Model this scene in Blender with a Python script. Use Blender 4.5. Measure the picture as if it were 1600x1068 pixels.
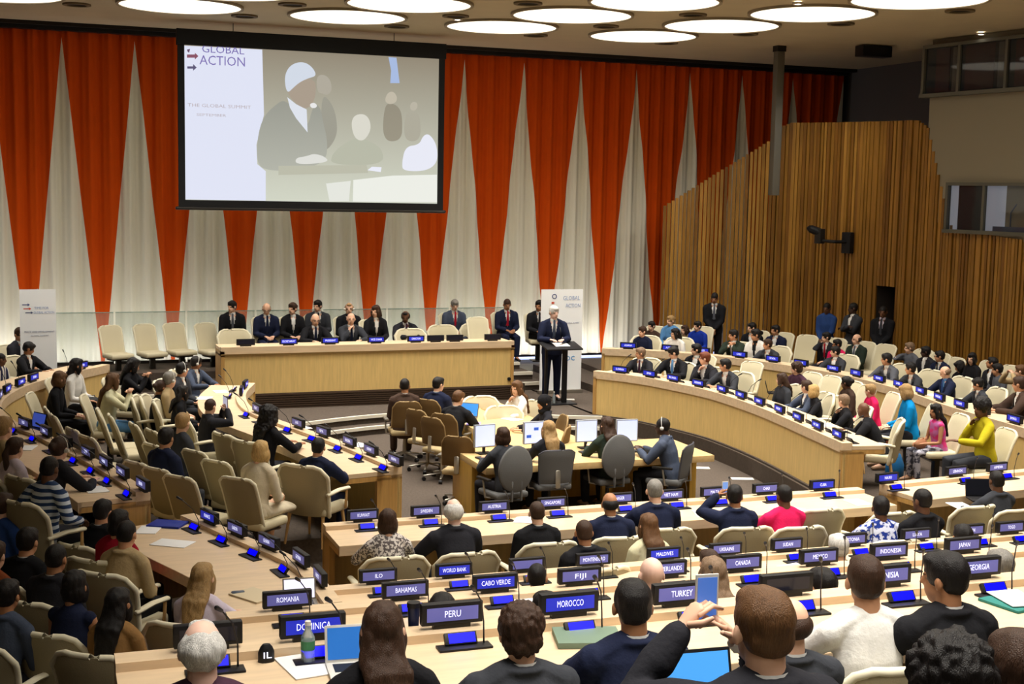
import bpy, bmesh, math, random
import numpy as np
from mathutils import Vector, Matrix, noise
random.seed(7)
scene = bpy.context.scene
for o in list(bpy.data.objects): bpy.data.objects.remove(o)
COL = scene.collection

# ------------------------------------------------------------------ camera
F = 2100.0; CAMH = 4.3
PITCH = math.atan((534-299)/F); YAW = math.radians(20.7); ROLL = 0.0196
fw = Vector((math.sin(YAW)*math.cos(PITCH), math.cos(YAW)*math.cos(PITCH), -math.sin(PITCH)))
_r0 = Vector((math.cos(YAW), -math.sin(YAW), 0)); _u0 = _r0.cross(fw)
rt = _r0*math.cos(ROLL)+_u0*math.sin(ROLL); up = _u0*math.cos(ROLL)-_r0*math.sin(ROLL)
CP = Vector((0, 0, CAMH))
cd = bpy.data.cameras.new('camera'); cam = bpy.data.objects.new('camera', cd); COL.objects.link(cam)
cd.sensor_width = 36; cd.lens = F/1600*36; cd.clip_start = 0.1; cd.clip_end = 200
M = Matrix.Identity(4)
for i in range(3):
    M[i][0] = rt[i]; M[i][1] = up[i]; M[i][2] = -fw[i]; M[i][3] = CP[i]
cam.matrix_world = M
scene.camera = cam
# ------------------------------------------------------------------ world, light levels
w = bpy.data.worlds.new('world'); scene.world = w; w.use_nodes = True
w.node_tree.nodes['Background'].inputs[0].default_value = (0.9, 0.95, 1, 1)
w.node_tree.nodes['Background'].inputs[1].default_value = 0.05
scene.view_settings.view_transform = 'Standard'; scene.view_settings.look = 'None'
scene.view_settings.gamma = 1.0; scene.view_settings.use_curve_mapping = False
scene.view_settings.exposure = 0.0
LAMP_GLOW = 1.4                  # how bright the round ceiling lamps look
LAMP_W = 58.0                   # and what each one throws down
ADDED_SPOT_W = 360.0
ADDED_UPLIGHT_W = 125.0
LAMP_SPREAD = math.radians(88)
CEIL = 7.4

def ray(x, y): return fw+rt*((x-800)/F)+up*((534-y)/F)
def at(x, y, z):                 # pixel -> point of the room at height z
    d = ray(x, y); return CP+d*((z-CAMH)/d.z)
def aty(x, y, Y):
    d = ray(x, y); return CP+d*(Y/d.y)
def pxm(p): return F/((Vector(p)-CP).dot(fw))

# ------------------------------------------------------------------ materials
MATS = {}
def srgb(c):
    return tuple(((v/255)/12.92 if v/255 <= .04045 else (((v/255)+.055)/1.055)**2.4) for v in c)
def mat(name, c, rough=.6, metal=0, noise_s=0, noise_a=.12, bump=0, bump_s=40, emit=0, spec=.3, stretch=None, trans=0):
    if name in MATS: return MATS[name]
    m = bpy.data.materials.new(name); m.use_nodes = True; nt = m.node_tree; b = nt.nodes['Principled BSDF']
    col = srgb(c)+(1,)
    b.inputs['Base Color'].default_value = col; b.inputs['Roughness'].default_value = rough
    b.inputs['Metallic'].default_value = metal; b.inputs['Specular IOR Level'].default_value = spec
    tc = nt.nodes.new('ShaderNodeTexCoord'); mp = nt.nodes.new('ShaderNodeMapping')
    nt.links.new(tc.outputs['Object'], mp.inputs[0])
    if stretch: mp.inputs['Scale'].default_value = stretch
    if noise_s:
        n = nt.nodes.new('ShaderNodeTexNoise'); n.inputs['Scale'].default_value = noise_s; n.inputs['Detail'].default_value = 4
        nt.links.new(mp.outputs[0], n.inputs['Vector'])
        r = nt.nodes.new('ShaderNodeValToRGB'); r.color_ramp.elements[0].position = .3; r.color_ramp.elements[1].position = .7
        r.color_ramp.elements[0].color = tuple(v*(1-noise_a) for v in col[:3])+(1,)
        r.color_ramp.elements[1].color = tuple(min(1, v*(1+noise_a)) for v in col[:3])+(1,)
        nt.links.new(n.outputs['Fac'], r.inputs[0]); nt.links.new(r.outputs[0], b.inputs['Base Color'])
    if bump:
        n2 = nt.nodes.new('ShaderNodeTexNoise'); n2.inputs['Scale'].default_value = bump_s
        nt.links.new(mp.outputs[0], n2.inputs['Vector'])
        bp = nt.nodes.new('ShaderNodeBump'); bp.inputs['Strength'].default_value = bump; bp.inputs['Distance'].default_value = .01
        nt.links.new(n2.outputs['Fac'], bp.inputs['Height']); nt.links.new(bp.outputs[0], b.inputs['Normal'])
    if emit:
        b.inputs['Emission Color'].default_value = col; b.inputs['Emission Strength'].default_value = emit
    if trans:
        b.inputs['Transmission Weight'].default_value = trans
    MATS[name] = m; return m
def stripes(name, c1, c2, scale, direction='Z', dist=1.5):
    if name in MATS: return MATS[name]
    m = mat(name, c1, .8); nt = m.node_tree; b = nt.nodes['Principled BSDF']
    tc = nt.nodes.new('ShaderNodeTexCoord'); wv = nt.nodes.new('ShaderNodeTexWave'); wv.bands_direction = direction
    wv.inputs['Scale'].default_value = scale; wv.inputs['Distortion'].default_value = dist
    r = nt.nodes.new('ShaderNodeValToRGB'); r.color_ramp.interpolation = 'CONSTANT'; r.color_ramp.elements[1].position = .5
    r.color_ramp.elements[0].color = srgb(c1)+(1,); r.color_ramp.elements[1].color = srgb(c2)+(1,)
    nt.links.new(tc.outputs['Object'], wv.inputs[0]); nt.links.new(wv.outputs[0], r.inputs[0]); nt.links.new(r.outputs[0], b.inputs['Base Color'])
    return m
def patterned(name, c1, c2, scale):
    if name in MATS: return MATS[name]
    m = mat(name, c1, .85); nt = m.node_tree; b = nt.nodes['Principled BSDF']
    tc = nt.nodes.new('ShaderNodeTexCoord'); n = nt.nodes.new('ShaderNodeTexNoise'); n.inputs['Scale'].default_value = scale
    r = nt.nodes.new('ShaderNodeValToRGB'); r.color_ramp.elements[0].position = .46; r.color_ramp.elements[1].position = .54
    r.color_ramp.elements[0].color = srgb(c1)+(1,); r.color_ramp.elements[1].color = srgb(c2)+(1,)
    nt.links.new(tc.outputs['Object'], n.inputs['Vector']); nt.links.new(n.outputs[0], r.inputs[0]); nt.links.new(r.outputs[0], b.inputs['Base Color'])
    return m
def wood(name, c, grain=(14, 14, 1.2), a=.13):
    return mat(name, c, .42, noise_s=2.2, noise_a=a, stretch=grain, spec=.4)
W_FRONT = wood('maple_veneer', (220, 188, 122), (14, 14, 1.2), .08)
W_TOP = wood('maple_worktop', (218, 192, 158), (1.2, 9, 9), .08)
W_END = wood('maple_end_grain', (190, 148, 86))
M_BLACK = mat('black_plastic', (22, 22, 25), .45)
M_DARK = mat('dark_metal', (52, 50, 48), .4, .6)
M_ALU = mat('brushed_metal', (165, 160, 150), .35, .8)
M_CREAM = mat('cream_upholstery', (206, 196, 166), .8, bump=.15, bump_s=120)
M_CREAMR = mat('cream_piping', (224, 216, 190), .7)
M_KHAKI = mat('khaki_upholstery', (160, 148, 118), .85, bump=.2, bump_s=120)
M_BROWNU = mat('brown_upholstery', (104, 80, 46), .75, bump=.2, bump_s=120)
M_GREYU = mat('grey_upholstery', (98, 98, 98), .85, bump=.2, bump_s=120)
M_LEG = wood('beech_leg', (200, 160, 105))
M_BLUE = mat('blue_lit_screen', (40, 50, 190), .4, emit=.55)
M_LAV = mat('lavender_lit_screen', (98, 100, 172), .4, emit=.4)
M_OFF = mat('unlit_screen', (30, 32, 48), .15)
M_TXT = mat('lit_lettering', (225, 228, 255), .5, emit=1.0)
M_BTN = mat('blue_lit_button', (0, 0, 235), .4, emit=1.3)
M_PAPER = mat('white_paper', (236, 236, 238), .8)
M_WHITE = mat('white_paint', (215, 212, 205), .6)

# ------------------------------------------------------------------ mesh helpers
def link(name, me, parent=None, ms=None, loc=None, rot=None):
    o = bpy.data.objects.new(name, me); COL.objects.link(o)
    if parent is not None: o.parent = parent
    if loc is not None: o.location = loc
    if rot is not None: o.rotation_euler = rot
    if ms:
        for m in (ms if isinstance(ms, (list, tuple)) else [ms]): me.materials.append(m)
    return o
def empty(name, label, cat, loc=(0, 0, 0), rz=0, group=None):
    o = bpy.data.objects.new(name, None); COL.objects.link(o); o.location = loc; o.rotation_euler = (0, 0, rz)
    o.empty_display_size = .1
    o['label'] = label; o['category'] = cat
    if group: o['group'] = group
    return o
def tag(o, label, cat, group=None):
    o['label'] = label; o['category'] = cat
    if group: o['group'] = group
    return o
def struct(o): o['kind'] = 'structure'; return o
class MB:
    def __init__(s): s.v = []; s.f = []; s.sm = False
    def add(s, v, f):
        n = len(s.v); s.v += [tuple(p) for p in v]; s.f += [tuple(i+n for i in q) for q in f]; return s
    def box(s, x0, x1, y0, y1, z0, z1, T=None):
        v = [Vector(p) for p in ((x0, y0, z0), (x1, y0, z0), (x1, y1, z0), (x0, y1, z0), (x0, y0, z1), (x1, y0, z1), (x1, y1, z1), (x0, y1, z1))]
        if T: v = [T @ p for p in v]
        return s.add(v, [(0, 3, 2, 1), (4, 5, 6, 7), (0, 1, 5, 4), (1, 2, 6, 5), (2, 3, 7, 6), (3, 0, 4, 7)])
    def tube(s, pts, radii, n=10, side=Vector((1, 0, 0)), caps=True, T=None, dome=True):
        P = [Vector(p) for p in pts]; R = [(r, r) if not isinstance(r, tuple) else r for r in radii]
        if dome and caps and len(P) > 1:
            d0 = (P[0]-P[1]).normalized(); d1 = (P[-1]-P[-2]).normalized(); a = min(R[0]); b = min(R[-1])
            P = [P[0]+d0*a*.7]+P+[P[-1]+d1*b*.7]
            R = [(R[0][0]*.6, R[0][1]*.6)]+R+[(R[-1][0]*.6, R[-1][1]*.6)]
        k = len(P); base = len(s.v)
        for i in range(k):
            t = (P[min(i+1, k-1)]-P[max(i-1, 0)]).normalized()
            sd = side-t*side.dot(t)
            if sd.length < .15: sd = Vector((0, 1, 0))-t*t.y
            sd.normalize(); up2 = t.cross(sd)
            for j in range(n):
                a = 2*math.pi*j/n
                p = P[i]+sd*(math.cos(a)*R[i][0])+up2*(math.sin(a)*R[i][1])
                if T: p = T @ p
                s.v.append(tuple(p))
        for i in range(k-1):
            for j in range(n):
                s.f.append((base+i*n+j, base+i*n+(j+1) % n, base+(i+1)*n+(j+1) % n, base+(i+1)*n+j))
        if caps:
            s.f.append(tuple(base+j for j in reversed(range(n)))); s.f.append(tuple(base+(k-1)*n+j for j in range(n)))
        return s
    def ball(s, c, r, nu=12, nv=8, T=None):
        c = Vector(c); r = (r, r, r) if not isinstance(r, tuple) else r; base = len(s.v)
        def q(p): return tuple(T @ p) if T else tuple(p)
        s.v.append(q(c+Vector((0, 0, r[2]))))
        for i in range(1, nv):
            ph = math.pi*i/nv
            for j in range(nu):
                th = 2*math.pi*j/nu
                s.v.append(q(c+Vector((r[0]*math.sin(ph)*math.cos(th), r[1]*math.sin(ph)*math.sin(th), r[2]*math.cos(ph)))))
        s.v.append(q(c-Vector((0, 0, r[2])))); last = len(s.v)-1
        for j in range(nu): s.f.append((base, base+1+j, base+1+(j+1) % nu))
        for i in range(nv-2):
            for j in range(nu):
                a = base+1+i*nu+j; b = base+1+i*nu+(j+1) % nu
                s.f.append((a, a+nu, b+nu, b))
        for j in range(nu): s.f.append((last, base+1+(nv-2)*nu+(j+1) % nu, base+1+(nv-2)*nu+j))
        return s
    def prism(s, poly, z0, z1, T=None):      # poly in xy
        n = len(poly); base = len(s.v)
        for z in (z0, z1):
            for p in poly:
                q = Vector((p[0], p[1], z)); s.v.append(tuple(T @ q if T else q))
        s.f.append(tuple(base+i for i in reversed(range(n)))); s.f.append(tuple(base+n+i for i in range(n)))
        for i in range(n): s.f.append((base+i, base+(i+1) % n, base+n+(i+1) % n, base+n+i))
        return s
    def mesh(s, name, bevel=0, smooth=None, seg=2):
        me = bpy.data.meshes.new(name); me.from_pydata(s.v, [], s.f)
        bm = bmesh.new(); bm.from_mesh(me)
        bmesh.ops.recalc_face_normals(bm, faces=bm.faces)
        if bevel: bmesh.ops.bevel(bm, geom=list(bm.edges), offset=bevel, segments=seg, affect='EDGES', profile=.6, clamp_overlap=True)
        bm.to_mesh(me); bm.free()
        if smooth or (smooth is None and (bevel or s.sm)):
            for p in me.polygons: p.use_smooth = True
            me.set_sharp_from_angle(angle=math.radians(50))
        return me
    def build(s, name, m, parent=None, bevel=0, smooth=None, loc=None, rot=None, seg=2):
        return link(name, s.mesh(name, bevel, smooth, seg), parent, m, loc, rot)
def copy_tree(o, parent=None):
    c = o.copy(); COL.objects.link(c); c.parent = parent
    for ch in KIDS.get(o.name, []): copy_tree(ch, c)
    return c
KIDS = {}
def note_kids():
    KIDS.clear()
    for o in bpy.data.objects:
        if o.parent: KIDS.setdefault(o.parent.name, []).append(o)
def Rz(a): return Matrix.Rotation(a, 4, 'Z')
def catmull(pts, step=.3):
    P = [Vector((p[0], p[1], 0)) for p in pts]; out = []
    E = [P[0]*2-P[1]]+P+[P[-1]*2-P[-2]]
    for i in range(1, len(E)-2):
        a, b, c, d = E[i-1:i+3]; n = max(1, int((c-b).length/step))
        for k in range(n):
            t = k/n
            out.append(.5*((2*b)+(c-a)*t+(2*a-5*b+4*c-d)*t*t+(3*b-a-3*c+d)*t**3))
    out.append(P[-1]); return out
def offs(pl, d):                 # offset to the right of the path direction
    out = []
    for i, p in enumerate(pl):
        t = (pl[min(i+1, len(pl)-1)]-pl[max(i-1, 0)]).normalized()
        out.append(p+Vector((t.y, -t.x, 0))*d)
    return out
def band(mb, pl, a, b, z0, z1):  # wall-like solid following a path between offsets a and b
    A = offs(pl, a); B = offs(pl, b); n = len(pl); base = len(mb.v)
    for i in range(n):
        for p, z in ((A[i], z0), (B[i], z0), (B[i], z1), (A[i], z1)): mb.v.append((p.x, p.y, z))
    for i in range(n-1):
        for k in range(4):
            mb.f.append((base+i*4+k, base+i*4+(k+1) % 4, base+(i+1)*4+(k+1) % 4, base+(i+1)*4+k))
    mb.f.append((base+3, base+2, base+1, base)); e = base+(n-1)*4; mb.f.append((e, e+1, e+2, e+3))
    return mb
def ordinal(i):
    return ['first', 'second', 'third', 'fourth', 'fifth', 'sixth', 'seventh', 'eighth', 'ninth', 'tenth', 'eleventh', 'twelfth', 'thirteenth', 'fourteenth', 'fifteenth', 'sixteenth', 'seventeenth', 'eighteenth', 'nineteenth', 'twentieth'][i]
def text(s, size, parent, loc, rot, m=None, width=None, name='lettering', ext=.001):
    c = bpy.data.curves.new(name, 'FONT'); c.body = s; c.size = size; c.align_x = 'CENTER'; c.align_y = 'CENTER'; c.extrude = ext
    c.resolution_u = 2
    o = bpy.data.objects.new(name, c); COL.objects.link(o); o.parent = parent; o.location = loc; o.rotation_euler = rot
    if width: c['w'] = width
    c.materials.append(m or M_TXT); TEXTS.append(o); return o
TEXTS = []
# ================================================================== the room
X0, X1, Y0, Y1 = -7.0, 19.4, -3.0, 28.9
carpet = mat('brown_carpet', (80, 70, 62), .95, noise_s=30, noise_a=.18, bump=.4, bump_s=300)
riser = mat('dark_riser', (72, 62, 54), .8, noise_s=20)
M_WALLG = mat('grey_wall_paint', (104, 100, 100), .9)
M_WALLD = mat('dark_grey_wall_paint', (70, 66, 68), .9)
M_TAUPE = mat('taupe_wall_panel', (142, 134, 116), .85)
M_CEIL = mat('beige_ceiling_paint', (186, 173, 144), .9, noise_s=1.2, noise_a=.04)
struct(MB().box(X0, X1, Y0, Y1, -.2, 0).build('floor', carpet))
struct(MB().box(X0, X1, Y0, Y1+.4, CEIL, CEIL+.2).build('ceiling', M_CEIL))
struct(MB().box(X0-.2, X0, Y0, Y1, 0, CEIL).build('wall_left', M_TAUPE))
struct(MB().box(X0, X1, Y0-.2, Y0, 0, CEIL).build('wall_back', M_TAUPE))
struct(MB().box(X0, X1, Y1, Y1+.2, 0, CEIL).build('wall_front', M_WALLD))
struct(MB().box(X1, X1+.2, Y0, Y1, 0, CEIL).build('wall_right', M_WALLG))
# raised levels of the floor
def plat(name, poly, z0, z1, m=carpet): return struct(MB().prism(poly, z0, z1).build(name, m))
stage_edge = catmull([(3.55, 21.7), (4.5, 22.45), (6.3, 23.1), (8.0, 22.85), (9.4, 22.15), (10.05, 21.9)], .4)
plat('floor_stage', [(p.x, p.y) for p in stage_edge]+[(10.05, Y1), (3.55, Y1)], 0, .28)
step2 = offs(stage_edge, .34)
plat('floor_stage_step', [(p.x, p.y) for p in step2]+[(10.0, 22.5), (3.6, 22.5)][0:0]+[(p.x, p.y) for p in reversed(stage_edge)], 0, .14)
M_NOSE = mat('white_step_nosing', (222, 216, 200), .5)
mb = MB(); band(mb, stage_edge, -.03, .03, .235, .292); struct(mb.build('trim_1', M_NOSE))
mb = MB(); band(mb, step2, -.03, .03, .095, .152); struct(mb.build('trim_2', M_NOSE))
# dais behind the podium
plat('floor_dais_step', [(.5, 25.3), (10.3, 25.3), (10.3, 27.8), (.5, 27.8)], .28, .43, riser)
plat('floor_dais', [(.5, 25.75), (3.2, 25.75), (3.2, 24.25), (9.45, 24.25), (9.45, 25.75), (10.2, 25.75), (10.2, 27.8), (.5, 27.8)], .4, .58, riser)
plat('floor_dais_upper', [(.5, 26.25), (10.1, 26.25), (10.1, 27.8), (.5, 27.8)], .56, .72, riser)
for i, (x0, x1, y, z) in enumerate([(.5, 3.2, 25.3, .43), (.5, 3.2, 25.75, .58), (9.45, 10.3, 25.3, .43), (9.45, 10.2, 25.75, .58), (9.4, 10.1, 26.25, .72)]):
    struct(MB().box(x0, x1, y-.02, y+.05, z-.05, z+.012).build('trim_%d' % (3+i), M_NOSE))
# side levels: right and left blocks
R1 = catmull([(10.0, 22.23), (10.51, 21.35), (10.86, 19.9), (10.9, 18.9), (10.77, 17.46), (10.32, 14.87)], .3)
L1 = catmull([(3.82, 22.08), (3.45, 20.8), (3.36, 19.3), (3.75, 17.6), (4.0, 16.6), (4.31, 14.98)], .3)
R2 = catmull([(11.1, 24.3), (12.06, 23.6), (12.95, 22.4), (13.45, 21.0), (13.68, 19.6), (13.55, 17.9), (13.2, 16.3), (13.0, 14.66), (12.9, 13.9)], .3)
L2 = catmull([(1.63, 23.78), (.63, 22.3), (.1, 21.0), (-.1, 19.6), (.1, 18.2), (.38, 17.42), (.67, 16.4), (1.01, 15.13), (1.32, 13.75)], .3)
def xy(pl): return [(p.x, p.y) for p in pl]
plat('floor_right_tier', xy(offs(R1, .02))[::1]+[(X1-.05, 14.5), (X1-.05, Y1), (10.0, Y1)], 0, .28)
plat('floor_right_upper_tier', xy(offs(R2, .02))+[(X1-.05, 13.8), (X1-.05, 28), (11.1, 28)], .2, .43)
plat('floor_right_back_tier', xy(offs(R2, -1.25))+[(X1-.05, 13.8), (X1-.05, 27.8), (12.0, 27.8)], .4, .55)
plat('floor_left_tier', xy(offs(L1, -.02))+[(X0+.05, 14.7), (X0+.05, Y1), (3.8, Y1)], 0, .28)
plat('floor_left_upper_tier', xy(offs(L2, -.02))+[(X0+.05, 13.6), (X0+.05, 28), (1.6, 28)], .2, .43)
plat('floor_front_tier', [(X0+.05, Y0), (X1-.05, Y0), (X1-.05, 11.0), (2.2, 11.0), (1.0, 13.5), (X0+.05, 13.5)], 0, .13)
plat('floor_tier_c', [(X0+.05, Y0), (X1-.05, Y0), (X1-.05, 8.85), (1.1, 8.85), (X0+.05, 8.0)], .1, .66)
plat('floor_tier_d', [(X0+.05, Y0), (X1-.05, Y0), (X1-.05, 6.5), (X0+.05, 6.5)], .6, 1.25)
plat('floor_tier_e', [(X0+.05, Y0), (X1-.05, Y0), (X1-.05, 4.45), (X0+.05, 4.45)], 1.2, 1.88)

# ---------------------------------------------------------------- curtain
def curtain_mat():
    m = bpy.data.materials.new('orange_and_white_drapery'); m.use_nodes = True; nt = m.node_tree; b = nt.nodes['Principled BSDF']
    b.inputs['Roughness'].default_value = .9; b.inputs['Specular IOR Level'].default_value = .1
    uv = nt.nodes.new('ShaderNodeUVMap'); sp = nt.nodes.new('ShaderNodeSeparateXYZ'); nt.links.new(uv.outputs[0], sp.inputs[0])
    def mth(op, a, bb=None):
        n = nt.nodes.new('ShaderNodeMath'); n.operation = op
        for i, v in enumerate((a, bb)):
            if v is None: continue
            if isinstance(v, (int, float)): n.inputs[i].default_value = v
            else: nt.links.new(v, n.inputs[i])
        return n.outputs[0]
    fr = mth('FRACT', mth('ADD', sp.outputs[0], .5))                # 0.5 on an orange axis
    dist = mth('MULTIPLY', mth('ABSOLUTE', mth('SUBTRACT', fr, .5)), 2)
    wdt = mth('MULTIPLY', mth('SUBTRACT', sp.outputs[1], .36), .1475)
    fac = mth('LESS_THAN', dist, wdt)
    mx = nt.nodes.new('ShaderNodeMix'); mx.data_type = 'RGBA'
    nt.links.new(fac, mx.inputs[0]); mx.inputs[6].default_value = srgb((220, 215, 198))+(1,); mx.inputs[7].default_value = srgb((200, 74, 10))+(1,)
    nt.links.new(mx.outputs[2], b.inputs['Base Color'])
    return m
CU_Y = 28.3
mb = MB(); n = 1500; xs = [-4.0+23.2*i/n for i in range(n+1)]
def ply(x): return .04*math.sin(2*math.pi*x/.34+.8*math.sin(x*2.1))+.012*math.sin(2*math.pi*x/.127)
for x in xs:
    for z in (.62, 3.0, 7.27): mb.v.append((x, CU_Y+ply(x)*(1 if z > 1 else 1.1), z))
for i in range(n):
    for k in range(2): mb.f.append((i*3+k, i*3+3+k, i*3+4+k, i*3+1+k))
me = bpy.data.meshes.new('drape'); me.from_pydata(mb.v, [], mb.f)
uvl = me.uv_layers.new(name='UVMap')
for lp in me.loops:
    v = mb.v[lp.vertex_index]; uvl.data[lp.index].uv = ((v[0]-1.81)/1.39, v[2])
for p in me.polygons: p.use_smooth = True
cu = empty('stage_curtain', 'tall pleated curtain of orange and white triangles covering the front wall', 'curtain', (0, 0, 0))
link('drape', me, cu, curtain_mat())
MB().box(-4, 19.2, CU_Y-.16, CU_Y+.2, 7.25, 7.34).build('curtain_track', M_BLACK, cu)
struct(MB().box(X0, X1, CU_Y-.25, CU_Y+.25, 7.33, CEIL).build('trim_11', mat('painted_gap_shade', (40, 34, 30), .9)))  # dark strip painted in place of the shaded gap above the curtain
struct(MB().box(X0, X1, CU_Y-.22, CU_Y-.1, .28, .56).build('baseboard_front', mat('pale_skirting', (176, 172, 160), .7)))
gl = MB().box(X0, X1, CU_Y-.32, CU_Y-.24, .55, .6).build('light_strip', mat('cool_floor_light', (190, 205, 255), .5, emit=1.2))
tag(gl, 'thin glowing bluish light strip along the foot of the curtain', 'light strip')

# glass balustrade behind the dais
M_GLASS = mat('green_tinted_glass', (150, 180, 168), .05, spec=.5); M_GLASS.node_tree.nodes['Principled BSDF'].inputs['Alpha'].default_value = .22
M_GEDGE = mat('polished_glass_edge', (150, 175, 165), .2)
gx = [.6, 2.0, 3.4, 4.8, 6.2, 7.6, 9.0, 10.4]
for i in range(7):
    a, b = gx[i]+.02, gx[i+1]-.02
    g = empty('glass_panel', 'clear glass balustrade panel behind the dais seats, %s from the left' % ordinal(i), 'balustrade', ((a+b)/2, 27.7, .72), 0, 'glass balustrade panels behind the dais')
    h = (b-a)/2
    MB().box(-h, h, -.006, .006, .04, 1.03).build('pane', M_GLASS, g)
    MB().box(-h, h, -.008, .008, 1.03, 1.045).build('top_edge', M_GEDGE, g)
    MB().box(-h, h, -.03, .03, 0, .06).build('base_channel', M_DARK, g)

# ---------------------------------------------------------------- ceiling lamps and vents
M_LAMP = mat('white_lamp_diffuser', (255, 250, 232), .5, emit=LAMP_GLOW)
def disc(mb, r, z0, z1, n=56):
    return mb.prism([(r*math.cos(2*math.pi*i/n), r*math.sin(2*math.pi*i/n)) for i in range(n)], z0, z1)
def ring(mb, r0, r1, z0, z1, n=56):
    b = len(mb.v)
    for i in range(n):
        c, s = math.cos(2*math.pi*i/n), math.sin(2*math.pi*i/n)
        for r, z in ((r0, z0), (r1, z0), (r1, z1), (r0, z1)): mb.v.append((r*c, r*s, z))
    for i in range(n):
        for k in range(4): mb.f.append((b+i*4+k, b+i*4+(k+1) % 4, b+((i+1) % n)*4+(k+1) % 4, b+((i+1) % n)*4+k))
    return mb
lampA = disc(MB(), 1.03, -.03, -.01).mesh('diffuser'); lampA.materials.append(M_LAMP)
lampB = ring(MB(), 1.03, 1.08, -.045, 0).mesh('rim'); lampB.materials.append(mat('lamp_rim', (150, 138, 116), .8))
LIGHT = bpy.data.lights.new('lamp_light', 'AREA'); LIGHT.shape = 'DISK'; LIGHT.size = 2.0; LIGHT.energy = LAMP_W; LIGHT.color = (1, .95, .86); LIGHT.spread = LAMP_SPREAD
rows = [[0, 1, 2, 3, -1], [1, 2, 3, 0, 4], [1, 2, 3, 0, 4], [2, 3, 1, 0, 4], [0, 1, 2, 3], [0, 1, 2, 3], [0, 1, 2, 3], [-1, 0, 1], [-1, 0], [-2, -1], [-2, -1], [-3, -1]]  # the rows nearest the camera are unseen, carried on to light the foreground
ords = ['farthest', 'second farthest', 'third farthest', 'fourth farthest', 'fifth farthest', 'sixth farthest', 'seventh farthest', 'eighth farthest', 'ninth farthest', 'fourth nearest', 'third nearest', 'second nearest', 'nearest']
li = 0
for i, ks in enumerate(rows):
    for k in sorted(ks):
        x = 2.92+.52*i+2.96*k; y = 24.28-2.17*i
        if x > 14.5 or (i < 3 and x > 13.4): continue
        l = empty('ceiling_lamp', 'large round white ceiling lamp, %s in the %s row' % (ordinal(sorted(ks).index(k)), ords[i]), 'lamp', (x, y, CEIL), 0, 'round ceiling lamps')
        link('diffuser', lampA, l); link('rim', lampB, l)
        lo = bpy.data.objects.new('lamp_light', LIGHT); COL.objects.link(lo); lo.parent = l; lo.location = (0, 0, -.04)
ventm = [disc(MB(), .17, -.012, 0, 28).mesh('core'), ring(MB(), .17, .24, -.03, 0, 28).mesh('flange')]
ventm[0].materials.append(mat('vent_core', (30, 25, 18), .9)); ventm[1].materials.append(mat('vent_flange', (112, 98, 74), .8))
for i, (px, py) in enumerate([(120, 7), (382, 25), (457, 7), (620, 41), (712, 25), (825, 5), (837, 55), (947, 41), (1083, 23), (1041, 67), (1165, 53), (1314, 37), (1500, 17)]):
    p = at(px, py, CEIL-.01)
    side = 'left' if px < 640 else ('middle' if px < 1050 else 'right')
    g = empty('ceiling_vent', 'small round brown ceiling vent between the lamps, %s from the left' % ordinal(i), 'vent', (p.x, p.y, CEIL), 0, 'round ceiling vents')
    link('core', ventm[0], g); link('flange', ventm[1], g)
sp = [disc(MB(), .05, -.03, 0, 20).mesh('bulb'), ring(MB(), .05, .085, -.035, 0, 20).mesh('bezel')]
sp[0].materials.append(mat('spot_bulb', (255, 248, 235), .5, emit=14)); sp[1].materials.append(M_WHITE)
for px, py, lb in [(715, 27, 'tiny lit ceiling spotlight beside a vent above the screen'), (1247, 2, 'tiny lit ceiling spotlight at the top edge near the right lamps'), (1533, 50, 'tiny lit ceiling spotlight alone at the far right of the ceiling')]:
    p = at(px, py, CEIL); g = empty('spotlight', lb, 'spotlight', (p.x, p.y, CEIL-.015)); link('bulb', sp[0], g); link('bezel', sp[1], g)

# ---------------------------------------------------------------- slatted wall on the right
WL = catmull([(13.3, 26.75), (14.7, 26.35), (15.8, 25.5), (16.5, 24.2), (16.95, 22.6), (17.2, 21), (17.35, 19), (17.4, 17), (17.4, 14), (17.4, 8)], .1)
def cross(px):                    # where a picture column meets the slat wall in plan
    d = ray(px, 400); best = None
    for i in range(len(WL)-1):
        a, b = WL[i], WL[i+1]; e = b-a
        det = d.x*(-e.y)+e.x*d.y
        if abs(det) < 1e-9: continue
        t = (a.x*(-e.y)+e.x*a.y)/det; s = (d.x*a.y-d.y*a.x)/det
        if t > 0 and -1e-6 <= s <= 1.000001: return i+s, t
    return (len(WL)-1, 20)
def topz(px, py):
    i, t = cross(px); return i, (CP+ray(px, py)*t).z
prof = [topz(*q) for q in [(1036, 321), (1200, 218), (1212, 200), (1228, 193), (1425, 189), (1441, 200), (1450, 232), (1462, 275), (1480, 340), (1492, 360), (1598, 374)]]
def profz(i):
    if i <= prof[0][0]: return prof[0][1]
    for (a, za), (b, zb) in zip(prof, prof[1:]):
        if a <= i <= b: return za+(zb-za)*(i-a)/max(1e-6, b-a)
    return prof[-1][1]
slatw = [wood('oak_slat_a', (150, 106, 38), (5, 5, .6), .18), wood('oak_slat_b', (128, 86, 28), (5, 5, .6), .18), wood('oak_slat_c', (168, 122, 50), (5, 5, .6), .15)]
mb = MB(); fm = []; i0 = prof[0][0]; iend = len(WL)-2
i = i0; openi = topz(1206, 200)[0]; doorA, doorB = cross(1371)[0], cross(1401)[0]
dz = (CP+ray(1385, 447)*cross(1385)[1]).z
rs = random.Random(3)
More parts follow.
